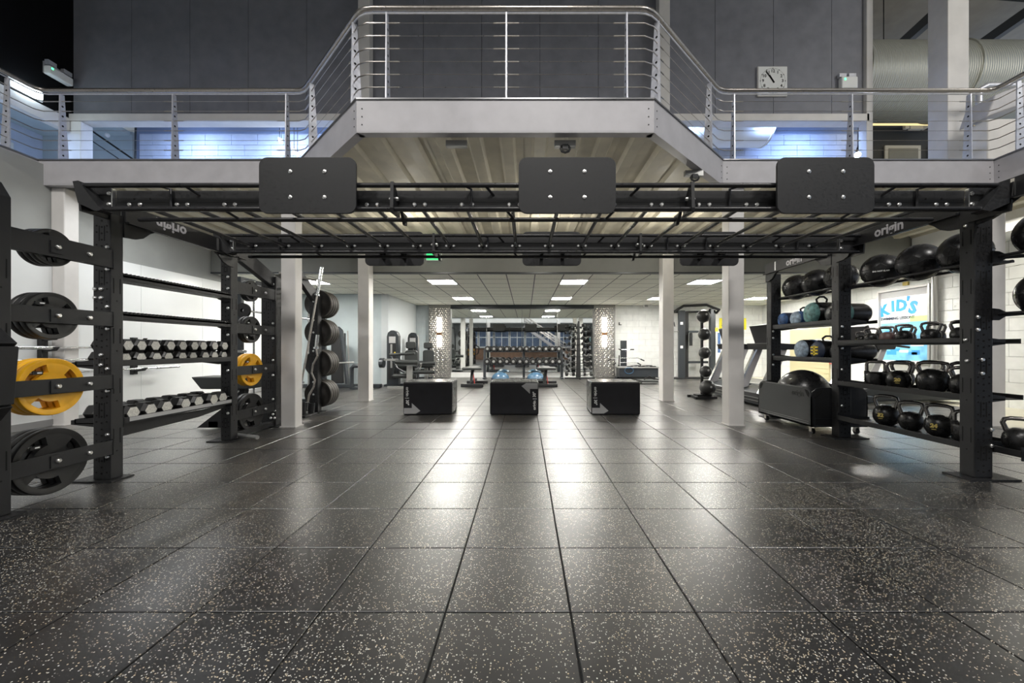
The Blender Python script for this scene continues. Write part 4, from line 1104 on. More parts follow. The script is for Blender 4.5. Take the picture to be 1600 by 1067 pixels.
bag((3.80, 4.77, z3), 'plain black sandbag at the near end of the lower sandbag shelf', .115, .42, M_VINYL, M_VINYL, False)

# ================================================================== STORAGE CART, BOXES
t = thing('storage_cart', 'black wheeled storage cart with rounded cut-out corners under the sandbags', 'cart', (3.78, 5.2, 0))
x0, x1, y0, y1, z0, z1 = 3.44, 4.12, 4.70, 5.76, .10, .575
def cart_panel(kind):
    def outline(a0, a1):
        return [(a0, z0), (a1, z0), (a1, z1-.11), (a1-.015, z1-.05), (a1-.06, z1-.012), (a1-.13, z1), (a0+.13, z1), (a0+.06, z1-.012), (a0+.015, z1-.05), (a0, z1-.11)]
    return outline
o_ = cart_panel(0)
sp = MB().prism(o_(y0, y1), 'x', x0, x0+.012).build('side_panel', mat('cart_panel_grey', (.032, .034, .035), .42, 0, .5, .2, 30), t)
MB().prism(o_(y0, y1), 'x', x1-.012, x1).build('side_panel', M_BLK, t)
fp = MB().prism(o_(x0, x1), 'y', y0, y0+.012).build('end_panel', M_BLK, t); MB().prism(o_(x0, x1), 'y', y1-.012, y1).build('end_panel', M_BLK, t)
MB().box(x0, x1, y0, y1, z0, z0+.02).build('base', M_BLK, t)
st = MB()
for k in range(46):
    yy = y0+.05+k*.021; st.box(x0-.001, x0, yy, yy+.009, z0+.03, z0+.036)
    st.box(x0-.001, x0, yy, yy+.009, z0+.055, z0+.061)
    if k < 36: st.box(x0-.001, x0, yy+.10, yy+.115, z1-.012, z1-.007)
stuff(st.build('slot_row', M_SILV, sp))
for yy, s in ((y0, 1), (y1, -1)):
    MB().prism([(yy+.03*s, z1-.07), (yy+.06*s, z1-.035), (yy+.11*s, z1-.03), (yy+.07*s, z1-.10), (yy+.04*s, z1-.12)], 'x', x0-.002, x0).build('hand_hole', M_HOLE, sp)
MB().prism([(x0+.03, z1-.12), (x0+.07, z1-.05), (x0+.14, z1-.03), (x0+.12, z1-.07), (x0+.05, z1-.13)], 'y', y0-.002, y0).build('hand_hole', M_HOLE, fp)
MB().box(x0+.06, x1-.06, y0-.004, y0, z0+.10, z0+.105).box(x0+.04, x0+.045, y0-.004, y0, z0+.02, z1-.14).build('pressed_line', M_DGREY, fp)
MB().box(x0+.03, x1-.03, y0-.006, y0, z0+.005, z0+.02).build('bottom_rail', M_DGREY, fp)
text('origin', .095, (x0-.002, 4.93, z1-.09), (0, -1, 0), (0, 0, 1), M_BLK2, 'lettering', sp, bold=.003)
for cx_, cy_ in ((x0+.07, y0+.08), (x0+.07, y1-.08), (x1-.07, y0+.08), (x1-.07, y1-.08)):
    c = MB().cyl((cx_-.016, cy_, .036), (cx_+.016, cy_, .036), .035, 18).build('caster', M_RUB, t)
    MB().box(cx_-.024, cx_-.019, cy_-.02, cy_+.02, .03, .10).box(cx_+.019, cx_+.024, cy_-.02, cy_+.02, .03, .10).box(cx_-.03, cx_+.03, cy_-.03, cy_+.03, .088, .10).build('fork', M_STEEL, c)
t = thing('exercise_ball', 'large shiny black exercise ball sitting in the storage cart', 'ball', (3.78, 5.32, .12))
MB().ball((3.78, 5.32, .44), .315, 40, 26).build('shell', M_VINYL, t)
rg = MB()
for k in range(-3, 4):
    zz = .44+k*.05; rr = math.sqrt(.315**2-(k*.05)**2)*1.001
    rg.tube([(3.78+rr*math.cos(2*PI*i/40), 5.32+rr*math.sin(2*PI*i/40), zz) for i in range(40)], .002, 4, closed=True)
rg.build('ring_groove', M_BLK2, t)

def plyo(cx, label, flip, rz=0):
    t = thing('plyo_box', label, 'box', (cx, 6.14+.30, 0), 'vinyl plyo boxes in a row', rz)
    w, d, h = .382, .30, .515
    b = MB().box(-w, w, -d, d, .002, h).build('body', M_VINYLB, t, rel=False, bevel=.018)
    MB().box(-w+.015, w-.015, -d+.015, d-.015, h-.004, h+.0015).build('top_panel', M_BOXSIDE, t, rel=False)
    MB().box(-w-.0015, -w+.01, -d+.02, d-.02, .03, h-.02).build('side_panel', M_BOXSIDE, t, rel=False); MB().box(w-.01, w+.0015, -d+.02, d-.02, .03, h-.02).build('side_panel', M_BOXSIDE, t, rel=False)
    y = -d-.0015
    s = -1 if flip else 1
    def A(u, v): return (s*(-w+u), v) if not flip else (w-u, h-v)
    pts = [A(.012, .03), A(.135, .03), A(.135, .002+.0), A(.27, .062), A(.135, .185), A(.135, .105), A(.012, .105)]
    pts = [A(.012, .018), A(.195, .018), A(.268, .062), A(.135, .185), A(.135, .108), A(.012, .108)]
    MB().prism(pts, 'y', y, y+.002).build('arrow_print', M_GREY, t, rel=False)
    if not flip:
        a = text('origin | 30"', .064, (-w+.065, y, .295), (0, 0, -1), (1, 0, 0), M_WTXT, 'lettering', None, bold=.002)
    else:
        a = text('origin | 30"', .064, (w-.065, y, h-.295), (0, 0, 1), (-1, 0, 0), M_WTXT, 'lettering', None, bold=.002)
    a.parent = t
    MB().box(-w+.03, w-.03, y+.0005, y+.003, h-.028, h-.025).build('stitch_seam', M_BLK2, t, rel=False)
    return t
plyo(-1.55, 'black vinyl plyo box on the left with arrow at its lower left corner', False, .045)
plyo(-.176, 'black vinyl plyo box in the middle with arrow at its upper right corner', True, 0)
plyo(1.43, 'black vinyl plyo box on the right with arrow at its lower left corner', False, -.03)

# ================================================================== BARS ON THE LEFT
t = thing('barbell', 'olympic barbell leaning upright beside the far left upright', 'barbell', (-3.55, 5.75, 0))
P, Q = Vector((X(463, 5.75), 5.75, .10)), Vector((X(503, 6.1), 6.1, Z(418, 6.1)))
L = (Q-P).length; d = (Q-P)/L
MB().cyl(P, P+d*.42, .025, 14).build('sleeve', M_CHROME, t); MB().cyl(Q-d*.42, Q, .025, 14).build('sleeve', M_CHROME, t)
MB().cyl(P+d*.42, Q-d*.42, .0145, 12).build('shaft', M_STEEL, t)
MB().cyl(Q-d*.46, Q-d*.43, .038, 14).cyl(P+d*.43, P+d*.46, .038, 14).build('collar', M_CHROME, t)
t = thing('curl_bar', 'zigzag curl bar standing against the bumper plate upright', 'barbell', (-3.38, 6.1, 0))
D = 6.12; ez = [(494, 545), (496, 556), (489, 570), (487, 583), (492, 594), (490, 605), (483, 617), (481, 628)]
MB().tube([(X(a, D), D, Z(b_, D)) for a, b_ in ez], .0145, 10).build('shaft', M_STEEL, t)
MB().cyl((X(496.5, D), D, Z(523, D)), (X(494, D), D, Z(545, D)), .026, 14).build('sleeve', M_CHROME, t)
MB().cyl((X(494, D)-.0, D, Z(545, D)), (X(494, D), D, Z(542, D)), .04, 14).build('collar', M_CHROME, t)
MB().cyl((X(481, D), D, Z(628, D)), (X(480, D), D, .06), .026, 14).build('sleeve', M_CHROME, t)
t = thing('bar_holder', 'low black bar stand on the floor below the leaning barbell', 'rack', (-3.5, 6.0, 0))
MB().box(-3.62, -3.30, 5.85, 6.2, .001, .03).build('base', M_BLK, t, bevel=.005)
for k, (a, b_) in enumerate(((-3.55, 5.93), (-3.42, 5.98), (-3.35, 6.10), (-3.5, 6.12))):
    MB().lathe([(.035, 0), (.045, .0), (.045, .22-.03*k), (.035, .22-.03*k)], (a, b_, .03), (0.08, .0, 1), 12).build('tube_socket', M_BLK, t)
t = thing('wall_bar_rack', 'wall-fixed horizontal bar rack at the left wall', 'rack', (-6.38, 5.8, .7))
for y in (5.15, 6.35):
    b = MB().box(-6.40, -6.34, y-.035, y+.035, .62, 1.22).build('bracket', M_BLK, t)
    for z in (.70, .87, 1.035, 1.18):
        MB().prism([(-6.34, z-.035), (-6.20, z-.02), (-6.16, z+.03), (-6.19, z+.03), (-6.22, z+.0), (-6.34, z+.02)], 'y', y-.02, y+.02).build('hook', M_BLK, b)
for z, lb, ya, yb in ((1.055, 'top', 4.72, 6.7), (.89, 'middle', 4.62, 6.9), (.72, 'lowest', 4.8, 7.0)):
    t = thing('barbell', 'chrome barbell lying on the %s hooks of the left wall rack' % lb, 'barbell', (-6.215, (ya+yb)/2, z-.02), 'barbells on the left wall rack')
    MB().cyl((-6.215, ya, z), (-6.215, ya+.42, z), .025, 12).build('sleeve', M_CHROME, t); MB().cyl((-6.215, yb-.42, z), (-6.215, yb, z), .025, 12).build('sleeve', M_CHROME, t)
    MB().cyl((-6.215, ya+.42, z), (-6.215, yb-.42, z), .0145, 10).build('shaft', M_CHROME, t)
    MB().cyl((-6.215, ya-.02, z), (-6.215, ya, z), .027, 12).build('end_cap', M_RED if lb == 'middle' else M_BLK, t)
# dark bench beyond the left bay
t = thing('weight_bench', 'dark low machine bench beyond the left dumbbell trays', 'bench', (-4.3, 5.6, 0))
MB().prism([(-4.72, .64), (-4.58, .47), (-3.9, .47), (-3.9, .64)], 'y', 5.5, 5.9).build('pad', M_PAD, t, bevel=.015)
MB().prism([(-4.25, .02), (-3.95, .25), (-3.75, .25), (-3.75, .02)], 'y', 5.05, 5.09).build('foot_plate', M_BLK, t)
MB().prism([(-4.4, .02), (-4.0, .24), (-3.75, .24), (-3.75, .02)], 'y', 5.75, 5.80).build('foot_plate', M_BLK, t)
MB().box(-4.1, -3.98, 5.05, 5.80, .02, .10).beam((-4.1, 5.6, .08), (-4.1, 5.7, .48), .08, .08).build('frame', M_BLK, t)
# smith machine seen between the left uprights
t = thing('smith_machine', 'black smith machine with chrome guide rods behind the left plate bay', 'machine', (-4.2, 6.8, 0))
for y in (6.05, 7.6):
    for x in (-4.42, -3.92): MB().box(x-.035, x+.035, y-.035, y+.035, .05, 2.15).build('upright', M_DGREY, t)
    MB().cyl((-4.28, y+.1, .08), (-4.28, y+.1, 2.1), .016, 10).build('guide_rod', M_CHROME, t)
    MB().cyl((-4.10, y+.1, .08), (-4.10, y+.1, 2.1), .04, 12).build('counterweight_tube', M_SILV, t)
    MB().box(-4.5, -3.85, y-.05, y+.05, .002, .06).build('foot', M_DGREY, t)
for x in (-4.42, -3.92): MB().box(x-.035, x+.035, 6.085, 7.565, 2.08, 2.15).build('top_frame', M_DGREY, t)
MB().box(-4.46, -3.9, 6.0, 6.08, .55, .62).build('cross_member', M_DGREY, t)
MB().cyl((-4.28, 5.95, 1.62), (-4.28, 7.9, 1.62), .015, 10).build('bar', M_CHROME, t)
MB().lathe([(.03, 0), (.11, 0), (.11, .04), (.03, .04)], (-4.28, 5.9, 1.62), (0, 1, 0), 24).build('end_disc', M_RUB, t)
MB().box(-4.34, -4.22, 5.98, 6.02, 1.25, 1.45).build('catch', M_DGREY, t)
for z in (1.0, .7, .4, .2): MB().cyl((-4.3, 6.0, z), (-4.3, 5.80, z), .022, 10).build('storage_peg', M_CHROME, t)

# ================================================================== BACK ROOM
# tall dark frame and handle loop at the left
t = thing('cable_tower', 'slanted dark-framed weight machine against the blue-grey wall', 'machine', (-4.85, 10.1, 0))
fr = MB()
A_ = (X(508, 10.3), 10.3, Z(513, 10.3)); B_ = (X(533, 10.3), 10.3, Z(513, 10.3)); C_ = (X(543, 10.3), 10.3, .04)
MB().tube([A_, (B_[0]-.05, B_[1], B_[2]), (B_[0], B_[1], B_[2]-.05), C_], .05, 8).build('main_frame', M_DGREY, t)
MB().tube([(A_[0], A_[1], A_[2]), (A_[0]-.1, A_[1], .04)], .045, 8).build('rear_frame', M_DGREY, t)
MB().box(A_[0]+.1, A_[0]+.42, 10.4, 10.6, .1, 1.45).build('stack_shroud', M_BLK, t, bevel=.02)
for dx in (.50, .62): MB().cyl((A_[0]+dx, 10.35, .06), (A_[0]+dx-.05, 10.35, 1.5), .02, 8).build('guide_rod', M_SILV, t)
MB().box(A_[0]-.6, C_[0]+.9, 10.2, 10.34, .002, .10).build('base_rail', M_DGREY, t, bevel=.01)
MB().tube([(A_[0]-.3, 10.0, .62), (C_[0]+.3, 10.0, .68)], .018, 8).build('lever', M_SILV, t)
t = thing('floor_frame', 'dark tubular handle frame left of the white inner column', 'machine', (X(558, 9.9), 9.9, 0))
D = 9.9
MB().tube([(X(549, D), D, .03), (X(549.5, D), D, Z(575, D)), (X(553, D), D, Z(571.5, D)), (X(561, D), D, Z(571.5, D)), (X(566, D), D, Z(575, D)), (X(570, D), D, .03)], .055, 10).build('loop', M_DGREY, t)
MB().box(X(548, D), X(571, D), D-.05, D+.4, .001, .05).build('base', M_DGREY, t)
# seated leg machines
def leg_machine(loc, label, rz, seat=True):
    t = thing('leg_machine', label, 'machine', loc, 'seated leg machines beside the left pier', rz)
    MB().prism([(-.16, .04), (.16, .04), (.16, 1.38), (.12, 1.48), (.04, 1.53), (-.05, 1.53), (-.13, 1.47), (-.16, 1.36)], 'y', -.10, .12).build('tower', M_DGREY, t, rel=False, bevel=.02)
    MB().prism([(-.10, .18), (.10, .18), (.10, 1.3), (.05, 1.42), (-.05, 1.42), (-.10, 1.3)], 'y', -.105, -.10).build('shroud_inset', M_BLK, t, rel=False)
    MB().box(-.05, .0, -.112, -.105, .5, 1.15).build('stack_strip', M_SILV, t, rel=False)
    MB().box(-.09, .09, -.112, -.105, 1.18, 1.36).build('instruction_plate', M_GREY, t, rel=False)
    MB().cyl((.07, -.12, .92), (.07, -.105, .92), .02, 10).build('selector_knob', M_YEL2, t, rel=False)
    MB().box(-.2, .2, -.18, .18, .002, .05).box(.1, .9, -.05, .05, .002, .06).box(.8, .88, -.3, .35, .002, .05).build('base_frame', M_DGREY, t, rel=False)
    MB().box(.35, .45, -.05, .05, .05, .42).build('seat_post', M_SILV, t, rel=False)
    if seat:
        MB().box(.22, .66, -.22, .18, .42, .50).build('seat', M_PAD, t, rel=False, bevel=.03)
        MB().prism(rrect(.26, .62, .56, .98, .08), 'y', .14, .22).build('back_pad', M_PAD, t, rel=False, bevel=.02)
        MB().prism(rrect(.29, .57, 1.03, 1.22, .05), 'y', .13, .21).build('head_pad', M_PAD, t, rel=False, bevel=.02)
        MB().box(.40, .48, .20, .26, .3, 1.2).build('back_post', M_DGREY, t, rel=False)
    for z, y in ((.56, -.30), (.30, -.38)):
        MB().cyl((.12, y, z), (.74, y, z), .06, 14).build('roller_pad', M_PAD, t, rel=False)
    MB().tube([(.10, .0, .52), (.08, -.2, .56), (.08, -.38, .30), (.2, -.38, .30)], .022, 8).build('lever_arm', M_DGREY, t, rel=False)
    MB().tube([(.74, -.05, .45), (.80, -.1, .62), (.80, -.22, .62)], .018, 8).build('grip', M_SILV, t, rel=False)
    return t
leg_machine((X(615, 10.8), 10.8, 0), 'seated leg machine nearest the left inner column, with grey weight tower', 0)
leg_machine((X(646, 12.4), 12.4, 0), 'seated leg machine beside the chequer-plate pier', .05)
m_ = leg_machine((X(633, 13.2), 13.2, 0), 'leg machine tower standing furthest back by the block wall', .1, False)
t = thing('arm_machine', 'dark lever machine with horizontal pads in front of the leg machine towers', 'machine', (X(632, 10.3), 10.3, 0))
D = 10.3
MB().cyl((X(594, D), D, Z(567, D)), (X(600, D), D, Z(567, D)), .13, 20).build('cam_disc', M_DGREY, t)
MB().beam((X(598, D), D, Z(562, D)), (X(622, D), D, Z(562, D)), .06, .05).build('lever', M_SILV, t)
MB().tube([(X(609, D), D, Z(554, D)), (X(632, D), D, Z(553, D)), (X(648, D), D, Z(552, D))], .035, 10).build('upper_pad', M_PAD, t)
MB().tube([(X(620, D), D-.1, Z(565, D)), (X(655, D), D-.1, Z(566, D))], .06, 12).build('lower_pad', M_PAD, t)
MB().tube([(X(610, D), D, Z(556, D)), (X(620, D), D, Z(575, D)), (X(632, D), D, Z(582, D))], .03, 8).build('link_arm', M_DGREY, t)
MB().box(X(636, D), X(644, D), D-.04, D+.04, .05, Z(572, D)).build('centre_post', M_SILV, t)
MB().box(X(610, D), X(660, D), D-.25, D-.18, .002, .06).box(X(637, D), X(643, D), D-.3, D+.3, .002, .06).build('base', M_SILV, t)

# adjustable benches
def bench(x, y, label, s):
    t = thing('adjustable_bench', label, 'bench', (x, y, 0), 'adjustable benches before the mirror')
    MB().box(x-.26*1, x+.26, y-.13, y+.12, .46, .53).build('seat_pad', M_PAD, t, bevel=.025)
    MB().beam((x+s*.0, y-.05, .50), (x+s*.0, y+.95, .50), .26, .06).build('back_pad', M_PAD, t, bevel=.02)
    MB().box(x-.23, x+.23, y-.12, y+.11, .53, .535).build('pad_top', mat('pad_top_pale', (.32, .31, .30), .35), t)  # paler sheet over the top of the seat pad
    MB().beam((x-.03, y, .10), (x+.02, y+.1, .46), .035, .035).build('front_post', M_BLK, t)
    MB().beam((x-.05, y+.12, .10), (x-.02, y+.14, .46), .05, .05).build('rear_post', M_BLK, t)
    MB().beam((x+.05, y+.1, .08), (x+.0, y+.14, .42), .02, .02).build('strut', M_RED, t)
    MB().box(x-.30, x+.30, y-.06, y+.02, .002, .09).build('front_foot', M_BLK, t, bevel=.01)
    MB().box(x-.26, x+.34, y+.75, y+.83, .02, .10).build('rear_foot', M_BLK, t, bevel=.01)
    MB().box(x-.03, x+.03, y, y+.8, .10, .17).build('spine', M_BLK, t)
    for sx in (-.22, .22): MB().cyl((x+sx-.02, y+.79, .035), (x+sx+.02, y+.79, .035), .035, 12).build('wheel', M_RUB, t)
bench(X(739, 10.6), 10.45, 'adjustable bench with red frame, left of the middle plyo box', 1)
bench(X(853, 10.6), 10.45, 'adjustable bench with red frame, right of the middle plyo box', -1)
# balance domes
for nm, px in (('left', 782), ('right', 837)):
    x = X(px, 13.0)
    t = thing('balance_dome', 'blue half-ball balance trainer on the floor before the mirror, %s' % nm, 'balance trainer', (x, 13.0, 0))
    MB().lathe([(.31, 0), (.32, .02), (.31, .04)], (x, 13.0, 0), n=32).lathe([(0, 0.001), (.31, 0.001)], (x, 13.0, 0), n=32).build('base_disc', M_DGREY, t)
    MB().lathe([(.29, .04), (.28, .10), (.24, .16), (.17, .21), (.08, .24), (0, .245)], (x, 13.0, 0), n=32).build('dome', M_BOSU, t)
# two-tier dumbbell rack with round dumbbells
x0, x1 = X(756, 13.25), X(879, 13.25)
t = thing('dumbbell_rack', 'two-tier grey steel dumbbell rack in front of the mirror', 'rack', ((x0+x1)/2, 13.3, 0))
for x in (x0+.02, (x0+x1)/2+.02, x1-.02):
    MB().prism([(13.05, .0), (13.55, .0), (13.55, .05), (13.42, .06), (13.40, 1.0), (13.30, 1.0), (13.24, .05), (13.05, .04)], 'x', x-.04, x+.04).build('upright', M_DGREY, t)
for z, y in ((.50, 13.14), (.93, 13.28)):
    for dy in (-.07, .09): MB().box(x0, x1, y+dy-.015, y+dy+.015, z-.03, z).build('rail', M_DGREY, t)
def round_db(loc, label, grp, r):
    t = thing('round_dumbbell', label, 'dumbbell', loc, grp)
    for s in (-1, 1):
        MB().lathe([(0, -.04), (r*.9, -.04), (r, -.03), (r, .03), (r*.9, .04), (0, .04)], (0, s*.10, 0), (0, 1, 0), 18).build('head', M_RUB, t, rel=False)
    MB().lathe([(0, -.004), (r*.42, -.003), (r*.42, .002)], (0, -.141, 0), (0, 1, 0), 14).build('end_face', M_SILV, t, rel=False)
    MB().lathe([(.015, -.07), (.015, .07)], (0, 0, 0), (0, 1, 0), 10).build('handle', M_CHROME, t, rel=False)
    return t
d0 = None
for row, (z, y, r, nr) in enumerate(((.50, 13.15, .105, 12), (.93, 13.29, .098, 12))):
    for k in range(nr):
        lab = '%s round dumbbell from the left on the %s tier of the mirror rack' % (ORD[k] if k else 'first', ['lower', 'upper'][row])
        x = x0+.13+(x1-x0-.26)*k/(nr-1)
        round_db((x, y, z+r-.012), lab, 'round dumbbells on the mirror rack', r)
# vertical dumbbell tree
t = thing('dumbbell_tree', 'tall black dumbbell stand with two columns right of the mirror rack', 'rack', (X(905, 13.2), 13.2, 0))
D = 13.2
MB().prism([(X(900, D), .05), (X(907.5, D), .05), (X(906.5, D), 1.3), (X(905.5, D), 1.95), (X(903, D), 1.95), (X(901.5, D), 1.3)], 'y', D, D+.06).build('upright', M_BLK, t)
MB().box(X(882, D), X(929, D), D-.06, D+.02, .002, .05).box(X(903, D), X(906, D), D-.3, D+.35, .002, .05).build('base', M_BLK, t)
for k in range(9):
    z = .17+.205*k; w = 1-.045*k
    for s, nm in ((-1, 'left'), (1, 'right')):
        xc = X(904.5, D)+s*(.30-.012*k)
        MB().box(min(xc, X(904.5, D)), max(xc, X(904.5, D)), D, D+.04, z-.06, z-.04).build('arm', M_BLK, t)
        q = thing('small_dumbbell', 'small chrome-handled dumbbell on the %s side of the tall stand, %s level from the floor' % (nm, (['first']+ORD[1:])[k]), 'dumbbell', (xc, D-.02, z), 'small dumbbells on the tall stand')
        r = .075-.004*k
        for s2 in (-1, 1):
            MB().lathe([(0, -.03), (r, -.03), (r, .03), (0, .03)], (s2*.115*w, 0, 0), (1, .3, 0), 8, sm=False).build('head', M_RUB, q, rel=False)
            MB().lathe([(0, 0), (r*.55, 0)], (s2*.15*w, -.004, 0), (s2, -.3, 0), 8).build('end_face', M_CHROME, q, rel=False)
        MB().cyl((-.09*w, 0, 0), (.09*w, 0, 0), .014, 8).build('handle', M_CHROME, q, rel=False)
# attachment stand
D = 13.3
t = thing('attachment_stand', 'grey upright board holding cable attachments beside the right pier', 'rack', (X(975, D), D+.1, 0))
MB().box(X(970.5, D), X(980, D), D+.06, D+.12, .05, Z(532, D)).build('board', M_DGREY, t)
MB().box(X(964, D), X(990, D), D+.02, D+.3, .002, .06).build('base', M_DGREY, t)
pg = MB()
for z in (Z(544, D), Z(549, D), Z(559, D), Z(566, D), Z(573, D)): pg.cyl((X(977, D), D+.06, z), (X(977, D), D-.06, z), .012, 8)
stuff(pg.build('hook_peg', M_CHROME, t))
for pts, lb in (([(966, 545), (969, 546.5), (984, 546), (990, 546)], 'straight'), ([(949, 564), (957, 559.5), (996, 559), (1006, 563.5)], 'wide drooping'),
                ([(957, 571), (962, 566.5), (994, 566), (1001, 570)], 'medium drooping'), ([(961, 573), (967, 576), (980, 573), (990, 575.5), (997, 572.5)], 'wavy')):
    q = thing('cable_bar', '%s pull-down bar hanging on the attachment stand' % lb, 'cable bar', (X(pts[0][0], D), D-.04, Z(pts[0][1], D)), 'cable bars on the attachment stand')
    MB().tube([(X(a, D), D-.045, Z(b_, D)) for a, b_ in pts], .013, 8).build('shaft', M_CHROME, q)
    for e, f in ((pts[0], pts[1]), (pts[-1], pts[-2])):
        a = Vector((X(e[0], D), D-.045, Z(e[1], D))); b_ = Vector((X(f[0], D), D-.045, Z(f[1], D))); b_ = a+(b_-a).normalized()*.14
        MB().cyl(a, b_, .021, 10).build('grip', M_RUB, q)
q = thing('rope_handle', 'short rope handle hanging left of the attachment board', 'cable handle', (X(966, D), D-.05, Z(578, D)))
MB().tube([(X(967, D), D-.05, Z(555, D)), (X(966.5, D), D-.05, Z(572, D)), (X(965, D), D-.05, Z(582, D))], .02, 8).build('rope', M_BLK2, q)
MB().ball((X(966.5, D), D-.05, Z(572, D)), .045, 10, 6).build('rope_knot', M_BLK2, q)
t = thing('storage_trough', 'low dark grey storage bench with coiled straps on top, behind the right plyo box', 'bench', (4.1, 12.9, 0))
MB().box(X(968, 12.8), X(1029, 12.8), 12.8, 13.3, .08, .38).build('body', M_DGREY, t, bevel=.02)
MB().box(X(966, 12.8), X(1030, 12.8), 12.77, 13.33, .38, .42).build('lid', M_SILV, t, bevel=.01)
MB().box(X(975, 12.8), X(1025, 12.8), 12.85, 13.2, .002, .08).build('plinth', M_BLK2, t)
q = thing('strap_bundle', 'coiled blue and black straps heaped on the low storage bench', 'straps', (4.2, 13.0, .42))
mb = MB()
for k in range(7):
    cx_ = X(985+6*k, 12.9)
    mb.tube([(cx_+.10*math.cos(a*PI/5), 12.95+.09*math.sin(a*PI/5), .435+.012*(k % 3)) for a in range(10)], .013, 6, closed=True)
mb.build('coil', M_BLK2, q)
mb = MB(); mb.tube([(X(983, 12.75)+.14*math.cos(a*PI/8), 12.76, .30+.10*math.sin(a*PI/8)) for a in range(-8, 9)], .012, 6); mb.build('blue_loop', M_BOSU, q)
t = thing('floor_step', 'low dark aerobic platform with metal edge in front of the storage bench', 'step', (4.0, 11.6, 0))
MB().box(X(1003, 11.3), X(1029, 11.3), 11.3, 11.9, .03, .10).build('deck', M_PAD, t, bevel=.01)
MB().box(X(1003, 11.3), X(1029, 11.3), 11.28, 11.30, .02, .05).build('edge_bar', M_SILV, t)
MB().tube([(X(1006, 11.5), 11.5, .12), (X(1014, 11.5), 11.45, .22), (X(1022, 11.5), 11.5, .14), (X(1029, 11.5), 11.5, .12)], .02, 8).build('cable', M_BLK2, t)
# functional cable machine
D = 13.2
t = thing('cable_crossover', 'tall slate-grey dual cable machine with arched top, right of the inner column', 'machine', (X(1088, D), D, 0))
for a, b_, y, m, zt in ((1061, 1071, D, M_DGREY, 470), (1073, 1081, D+.25, M_BLK, 470), (1110, 1116, D, M_DGREY, 467), (1117, 1123, D+.2, M_DGREY, 468)):
    MB().box(X(a, D), X(b_, D), y, y+.14, .02, Z(zt+15, D)).build('tower', m, t, bevel=.02)
MB().box(X(1051, D), X(1055, D), D+.1, D+.16, .02, Z(486, D)).build('perforated_post', M_SILV, t)
MB().tube([(X(1050, D), D, Z(489, D)), (X(1068, D), D, Z(478, D)), (X(1104, D), D, Z(476.5, D)), (X(1124, D), D, Z(484, D)), (X(1124, D), D+.2, Z(488, D))], .045, 8).build('top_arch', M_BLK, t)
MB().tube([(X(1050, D), D+.2, Z(487, D)), (X(1080, D), D+.4, Z(486, D)), (X(1118, D), D+.4, Z(485, D))], .035, 8).build('rear_arch', M_BLK, t)
for q_ in (568, 519.5): MB().box(X(1080, D), X(1111, D), D+.2, D+.26, Z(q_, D), Z(q_-3.5, D)).build('cross_member', M_DGREY, t)
MB().box(X(1050, D), X(1126, D), D-.05, D+.4, .001, .04).build('base', M_BLK, t)
for z in (505, 542): MB().box(X(1063, D), X(1067, D), D-.012, D, Z(z+2.2, D), Z(z-2, D)).build('label_plate', M_WHITE, t)
MB().box(X(1080, D), X(1084, D), D+.1, D+.16, Z(540, D), Z(520, D)).build('carriage', M_BLK, t)
MB().cyl((X(1049, D), D+.05, Z(518, D)), (X(1065, D), D+.05, Z(518, D)), .015, 8).build('handle_bar', M_CHROME, t)
for (a, b_) in ((1052, 507), (1104, 522), (1079, 523)): MB().tube([(X(a, D), D-.05, Z(b_-4, D)), (X(a+1.5, D), D-.05, Z(b_+3, D)), (X(a-1.5, D), D-.05, Z(b_+3, D)), (X(a, D), D-.05, Z(b_-4, D))], .016, 6).build('stirrup_handle', M_BLK2, t)
q = thing('resistance_strap', 'blue and yellow strap hanging from the right cable tower', 'strap', (X(1123, D), D-.06, .6))
MB().box(X(1121, D), X(1124.5, D), D-.05, D-.02, Z(551, D), Z(520, D)).build('blue_strap', M_BLUE, q); MB().box(X(1117, D), X(1121, D), D-.05, D-.02, Z(518, D), Z(512, D)).build('yellow_clip', M_YEL2, q)
# medicine ball tree
D = 8.12
cx_ = X(1098, D)
t = thing('ball_tree', 'black medicine ball stand in front of the cable machine', 'rack', (cx_, D, 0))
MB().box(cx_-.022, cx_+.022, D+.02, D+.06, .08, 1.72).build('upright', M_BLK, t)
bs = MB()
for a in range(2):
    bs.beam((cx_-.24, D-.18+a*.36, .03), (cx_+.24, D-.10+a*.28, .03), .05, .05)
bs.beam((cx_-.2, D-.18, .03), (cx_-.15, D+.22, .03), .05, .05).beam((cx_+.2, D-.14, .03), (cx_+.17, D+.2, .03), .05, .05).beam((cx_, D-.1, .06), (cx_, D+.1, .06), .3, .05)
bs.build('base', M_BLK, t)
for k, (py, r) in enumerate(((604.7, .155), (579.6, .118), (551, .120), (522.4, .124), (494.7, .130))):
    z = Z(py, D); px = (1101, 1098.4, 1097, 1096.3, 1095)[k]
    MB().tube([(cx_, D, z-r*.8), (cx_-.05, D-.06, z-r-.006), (X(px, D)+r*.8, D-.10, z-r*.70), (X(px, D)+r*.9, D-.06, z-r*.45)], .012, 6).build('cradle', M_BLK, t)
    b = thing('medicine_ball', 'textured black medicine ball on the ball stand, %s from the top' % (['fifth and largest', 'fourth', 'third', 'second', 'first'][k]), 'ball', (X(px, D), D-.10-r*.2, z), 'medicine balls on the stand')
    MB().ball((0, 0, 0), r, 28, 18).build('shell', mat('rubber_textured', (.02, .02, .02), .38, 0, .5, .2, 30, .5, 140), b, rel=False)
    MB().tube([(r*1.002*math.cos(i*PI/14), r*1.002*math.sin(i*PI/14), 0) for i in range(28)], .003, 4, closed=True).build('seam', M_BLK2, b, rel=False)
    MB().lathe([(0, .003), (.022, .002)], (0, -r, .03), (0, -1, 0), 10).build('logo_patch', M_GREY, b, rel=False)
